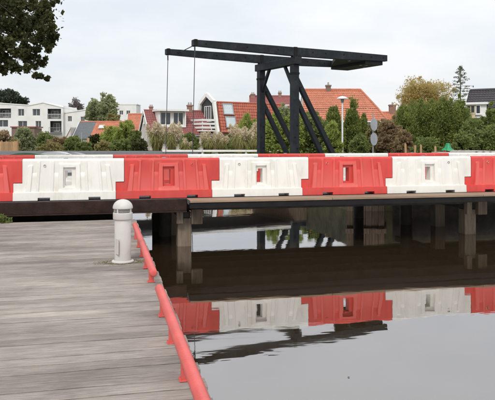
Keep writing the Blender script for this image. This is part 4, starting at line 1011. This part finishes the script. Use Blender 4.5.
# ------------------------------------------------------------------ pampas grass
def pampas(px, Z, wpx, ytop, nplume, label):
    x, y = wxy(px, Z); root = empty('pampas_grass', (x, y, GZ - .02), 0, label, 'grass', 'pampas grass clumps'); H = zat(ytop, Z) - GZ; rx = wpx * Z / F / 2
    bl_ = MB(); n = 360
    for k in range(n):
        a = random.uniform(0, 2 * math.pi); d = rx * random.uniform(.35, 1.0); h_ = H * random.uniform(.35, .72); b0 = Vector((math.cos(a), math.sin(a), 0)) * rx * .25 * random.random()
        p1 = b0 + Vector((math.cos(a) * d * .45, math.sin(a) * d * .45, h_)); p2 = b0 + Vector((math.cos(a) * d, math.sin(a) * d, h_ * random.uniform(.45, .85))); s = Vector((-math.sin(a), math.cos(a), 0)) * .018 * Z / 48
        bl_.face([b0 - s, b0 + s, p1 + s, p1 - s]); bl_.face([p1 - s, p1 + s, p2])
    me = bl_.mesh('blades', LM['blade']); at = me.attributes.new('tint', 'FLOAT', 'FACE'); at.data.foreach_set('value', np.repeat(rng.uniform(0, 1, len(me.polygons) // 2 + 1), 2)[:len(me.polygons)].astype(np.float32))
    link('blades', me, root)
    for k in range(nplume):
        a = random.uniform(0, 2 * math.pi); d = rx * random.uniform(.05, .85); hp_ = H * random.uniform(.62, 1.0); tip = Vector((math.cos(a) * d, math.sin(a) * d, hp_)); mid = Vector((math.cos(a) * d * .75, math.sin(a) * d * .75, hp_ * .66))
        st = MB().tube((math.cos(a) * d * .2, math.sin(a) * d * .2, 0), mid, .014, .01, 5, cap=False).build('stem', M['beige'], root)
        n = 230; u = rng.uniform(0, 1, n); wd = .23 * np.sin(np.pi * np.clip(u * .9 + .08, 0, 1)) * H / 2.6
        P = np.array(mid)[None] * (1 - u[:, None]) + np.array(tip)[None] * u[:, None] + rng.normal(size=(n, 3)) * wd[:, None] * .55
        link('plume', leaf_mesh('plume', P, .055 * H / 2.6, LM['plume'], rng.uniform(0, 1, n), .8, 3.2), st)
pampas(157, 47, 26, 121, 20, 'pampas grass with cream plumes, leftmost clump before the pale gable')
pampas(172, 46, 24, 122, 20, 'pampas grass with cream plumes below the white dormer')
pampas(185, 49, 18, 137, 9, 'low pampas grass between the drawbridge hanger rods')
pampas(208, 47, 24, 130, 17, 'pampas grass with cream plumes below the white balcony')
pampas(221, 48, 17, 131, 12, 'slender pampas grass clump below the two skylights')
pampas(240, 45, 30, 123, 24, 'broad pampas grass with many plumes left of the drawbridge post')
pampas(254, 47, 22, 122, 15, 'pampas grass touching the far drawbridge post')

# ------------------------------------------------------------------ trees and shrubs
P_ = plant
# far trees
P_('pine_tree', 'dark pine crown behind the apartments at the left edge', 'tree', 4, 185, 30, 91, 'pine', 'round', .5, 70, 60, bottom=110, cr=.3)
P_('pine_tree', 'smaller dark pine crown behind the apartment roof joint', 'tree', 17, 185, 22, 95.5, 'pine', 'round', .45, 60, 60, bottom=110, cr=.3)
P_('bare_tree', 'greyish leafless tree behind the lower apartment block', 'tree', 76, 175, 16, 99.5, 'bare', 'round', .28, 60, 40, bottom=118, cr=.3, limbs=12)
P_('broadleaf_tree', 'tall pale green tree right of the white apartments', 'tree', 108, 128, 20, 92.5, 'greyg', 'round', .30, 80, 70, bottom=128, cr=.3, lo=.3)
P_('broadleaf_tree', 'grey green tree left of the tall pale one', 'tree', 94, 132, 18, 98, 'greyg', 'round', .30, 70, 60, bottom=126, cr=.3, lo=.3)
P_('broadleaf_tree', 'yellow green tree above the orange half of the low roof', 'tree', 114, 120, 16, 112, 'olive', 'round', .26, 50, 60, bottom=134, cr=.3)
# left shrubs
for (lab, px, Z, wd, yt, lf) in (
    ('round grey green bush in front of the brown brick shed', 25, 66, 20, 129, 'greyg'),
    ('brownish shrub above the wooden fence at the left edge', 4, 62, 22, 132, 'brown'),
    ('olive shrub between the fence and the round bush', 14, 60, 13, 140, 'olive'),
    ('green shrub below the dark balcony of the apartments', 45, 72, 22, 134, 'mid'),
    ('brown green shrub below the white lean-to roof', 60, 70, 22, 138, 'brown'),
    ('dark green shrub left of the thin grey post', 73, 68, 18, 137, 'mid'),
    ('low olive shrub behind the white covered boat', 52, 56, 26, 144, 'olive'),
    ('dark shrub right of the stout gate post', 96, 70, 16, 135, 'dark'),
    ('tall bright green shrub below the orange roof half', 111, 70, 24, 127, 'bright'),
    ('tall green shrub left of the pale gabled house', 126, 68, 22, 121, 'bright'),
    ('dark green shrub touching the pale gable', 135, 64, 13, 131, 'mid'),
    ('low olive shrub beside the notice board', 103, 58, 18, 142, 'olive'),
    ('low green shrub left of the pampas grass', 140, 55, 14, 141, 'dark'),
    ('dark low shrub at the foot of the pale gable', 122, 56, 24, 140, 'mid'),
    ('low green shrub below the slate roof', 84, 60, 16, 143, 'mid')):
    P_('shrub', lab, 'shrub', px, Z, wd, yt, lf, 'mound', .12, 95, 80, group='shrubs along the left bank', limbs=4)
# middle
for (lab, px, Z, wd, yt, lf) in (
    ('dark shrub behind the low pampas between the hanger rods', 190, 56, 18, 134, 'mid'),
    ('green shrub below the gambrel house roof edge', 226, 56, 20, 137, 'mid'),
    ('leafy green shrub rising before the gambrel roof', 248, 58, 26, 116, 'bright'),
    ('green shrub just right of the far drawbridge post', 268, 55, 20, 120, 'mid'),
    ('tall grey green shrub between the drawbridge posts', 283, 57, 22, 105, 'greyg'),
    ('green shrub behind the near drawbridge post', 298, 54, 20, 115, 'bright'),
    ('green shrub between the drawbridge braces', 311, 52, 24, 112, 'mid'),
    ('low green shrub below the drawbridge braces', 322, 50, 22, 126, 'olive'),
    ('leafy bright shrub on the bank just behind the far post', 273, 38, 24, 116, 'bright'),
    ('leafy green shrub on the bank just behind the near post', 294, 38, 24, 111, 'bright'),
    ('leafy green shrub on the bank right of the braces', 316, 38, 26, 116, 'mid'),
    ('low bright shrub on the bank left of the lamp post', 332, 37, 20, 123, 'bright'),
    ('low bright shrub at the foot of the far drawbridge post', 255, 52, 28, 139, 'bright'),
    ('low olive shrub behind the near post foot', 288, 51, 26, 139, 'olive')):
    P_('shrub', lab, 'shrub', px, Z, wd, yt, lf, 'mound', .10, 100, 85, group='shrubs behind the drawbridge', limbs=4)
# cypresses
for (lab, px, Z, wd, yt) in (('pointed cypress left of the lamp post', 334, 55, 22, 101), ('tallest pointed cypress right of the lamp post', 352, 56, 23, 96.5), ('smaller cypress right of the tallest one', 363, 57, 17, 113), ('low cypress at the left foot of the lamp post', 326, 53, 16, 122)):
    P_('cypress_tree', lab, 'tree', px, Z, wd, yt, 'cypress', 'cone', .08, 170, 100, up=.7, aspect=2.4, group='cypresses around the lamp post', limbs=3, cr=.26, flat=1.6)
for (lab, px, Z, wd, yt) in (('cypress at the left end of the tall hedge', 405, 53, 26, 108), ('second cypress from the left in the tall hedge', 419, 54, 27, 103.5), ('third cypress from the left in the tall hedge', 433, 53, 26, 102.5), ('fourth cypress from the left in the tall hedge', 447, 53, 27, 101), ('cypress at the right end of the tall hedge', 459, 54, 24, 103)):
    P_('cypress_tree', lab, 'tree', px, Z, wd, yt, 'cypress', 'mound', .07, 210, 125, up=.7, aspect=2.4, group='tall cypress hedge', limbs=3, cr=.26, flat=1.7, depth=2.6)
for (lab, px, Z, wd, yt, lf) in (('brown leafed shrub left of the cypress hedge', 389, 46, 22, 119, 'brown'), ('brownish shrub beside the round signs', 376, 48, 18, 122, 'olive'), ('twiggy brown shrub below the cypress hedge', 403, 44, 18, 131, 'brown'),
    ('low green shrub right of the lamp post', 360, 46, 20, 136, 'mid'), ('clipped green shrub below the black roofed house', 475, 44, 28, 121, 'mid'), ('round dark evergreen at the right edge', 492, 46, 22, 106, 'cypress'), ('green shrub above the stacked pipes', 490, 40, 26, 127, 'mid'), ('low green shrub left of the stacked pipes', 463, 40, 22, 132, 'mid'), ('low dark shrub behind the wooden stakes', 428, 42, 26, 139, 'mid')):
    P_('shrub', lab, 'shrub', px, Z, wd, yt, lf, 'mound', .09, 110, 95, group='shrubs on the right bank', limbs=4)
P_('yellow_tree', 'yellow autumn tree rising behind the tall cypress hedge', 'tree', 423, 72, 50, 76, 'yellow', 'round', .10, 210, 90, bottom=120, cr=.22, limbs=18, lo=.3)
# sparse conifer with layered branches
x, y = wxy(459.5, 66); sp_ = empty('sparse_conifer', (x, y, GZ), 0, 'thin sparse conifer with drooping branches above the hedge', 'tree')
H = zat(65.5, 66) - GZ; tb = MB(); limb_tree(tb, (0, 0, 0), (.12, 0, H * .97), .16, .02, 6, .006); pts = []
for k in range(46):
    z_ = H * (.45 + .55 * (k / 46)); a = k * 2.4; L_ = (1.75 * (1 - (k / 46)) ** .8 + .14) * random.uniform(.7, 1.2); e = Vector((.12 + math.cos(a) * L_, math.sin(a) * L_, z_ + L_ * random.uniform(-.05, .25)))
    tb.tube((.1, 0, z_), e, .022, .008, 5, cap=False)
    for q in range(26):
        u = random.uniform(.2, 1.05); p = Vector((.1, 0, z_)).lerp(e, u); pts.append((p.x + random.gauss(0, .07), p.y + random.gauss(0, .07), p.z - abs(random.gauss(0, .10))))
pts += [(.12 + random.gauss(0, .05), random.gauss(0, .05), H * random.uniform(.9, 1.0)) for _ in range(40)]
tb.build('trunk', M['bark'], sp_, smooth=True); P = np.array(pts); link('crown', leaf_mesh('crown', P, .08, LM['sparse'], rng.uniform(0, 1, len(P)), -.2, 2.2), sp_)

# big tree whose crown hangs into the upper left corner
tx, ty = wxy(-118, 17.0)
bt = empty('overhanging_tree', (tx, ty, .6), 0, 'dark leafy tree crown hanging into the upper left corner', 'tree')
tb = MB(); limb_tree(tb, (0, 0, 0), (.3, -.2, 5.5), .34, .2, 5, .015)
ends = []
for k in range(15):
    a = k * 2.399; el = random.uniform(.15, 1.1); L_ = random.uniform(2.6, 4.3)
    e = (math.cos(a) * L_ * math.cos(el) + .2, math.sin(a) * L_ * math.cos(el), 4.2 + k * .18 + L_ * math.sin(el)); limb_tree(tb, (.2, -.1, 2.6 + k * .2), e, .11, .025, 4, .06); ends.append(e)
tb.build('trunk', M['bark'], bt, smooth=True)
P, T, od = clumps(420, 240, (-.35, 0, 6.7), (4.5, 4.75, 3.9), 'round', lo=.45, cr=.15)
keep = ~((P[:, 0] > 2.9) & (P[:, 2] < 7.2) & (P[:, 1] < 1.5)); P, T = P[keep], T[keep]
# the boughs that reach over the bank, clump by clump
PP = [P]; TT = [T]
for (u, v, n_) in ((2, 6, 9), (16, 8, 9), (30, 5, 9), (42, 8, 8), (47, 17, 6), (38, 20, 9), (22, 22, 9), (8, 24, 9), (30, 30, 9), (46, 29, 8), (52, 38, 7), (49, 47, 6), (40, 40, 8), (14, 38, 9), (3, 44, 9),
                   (26, 46, 8), (36, 52, 7), (18, 54, 8), (6, 60, 8), (28, 60, 7), (40, 62, 6), (16, 68, 6), (2, 68, 6), (27, 70, 5), (40, 77, 4), (46, 80, 3), (36, 74, 3), (53, 3, 4), (-8, 20, 10), (-10, 45, 10), (-10, 64, 8)):
    Zc = 15.2 + random.uniform(-1.0, 1.0); x, y = wxy(u, Zc); c = np.array((x - tx, y - ty, zat(v, Zc) - .6))
    m_ = n_ * 78; rad = n_ * .72 * Zc / F
    sub = rng.normal(size=(max(3, n_), 3)) * rad * .55; idx_ = rng.integers(0, len(sub), m_)
    PP.append(c + sub[idx_] + rng.normal(size=(m_, 3)) * rad * .33); TT.append(rng.uniform(0, .55) + rng.uniform(0, .45, m_))
    
SZ = np.concatenate([np.full(len(PP[0]), .088)] + [np.full(len(p), .052) for p in PP[1:]])
P = np.concatenate(PP); T = np.concatenate(TT)
link('crown', leaf_mesh('crown', P, SZ, LM['dark'], T, -.1, 1.35), bt)
tw = MB()
for (u, v) in ((45, 40), (30, 62), (44, 78), (20, 20), (48, 10)):
    x, y = wxy(u, 15.2); limb_tree(tw, (1.0, -.3, 5.0 if v > 30 else 7.5), (x - tx, y - ty, zat(v, 15.2) - .6), .04, .005, 7, .045)
tw.build('bough', M['darktimber'], bt, smooth=True)

x, y = wxy(348.5, F * EYE / (377.5 - HY)); P = np.array([[0, 0, .004]])
m = MB(); m.face([(-.035, 0, .003), (0, -.018, .007), (.04, 0, .004), (0, .018, .007)]); m.face([(.04, 0, .004), (.065, .004, .006), (.04, .003, .005)])
o = m.build('floating_leaf', M['bark'], None, (x, y, 0), (0, 0, .6)); o.scale = (.5, .5, 1); tag(o, 'single dark leaf floating on the open water', 'leaf')
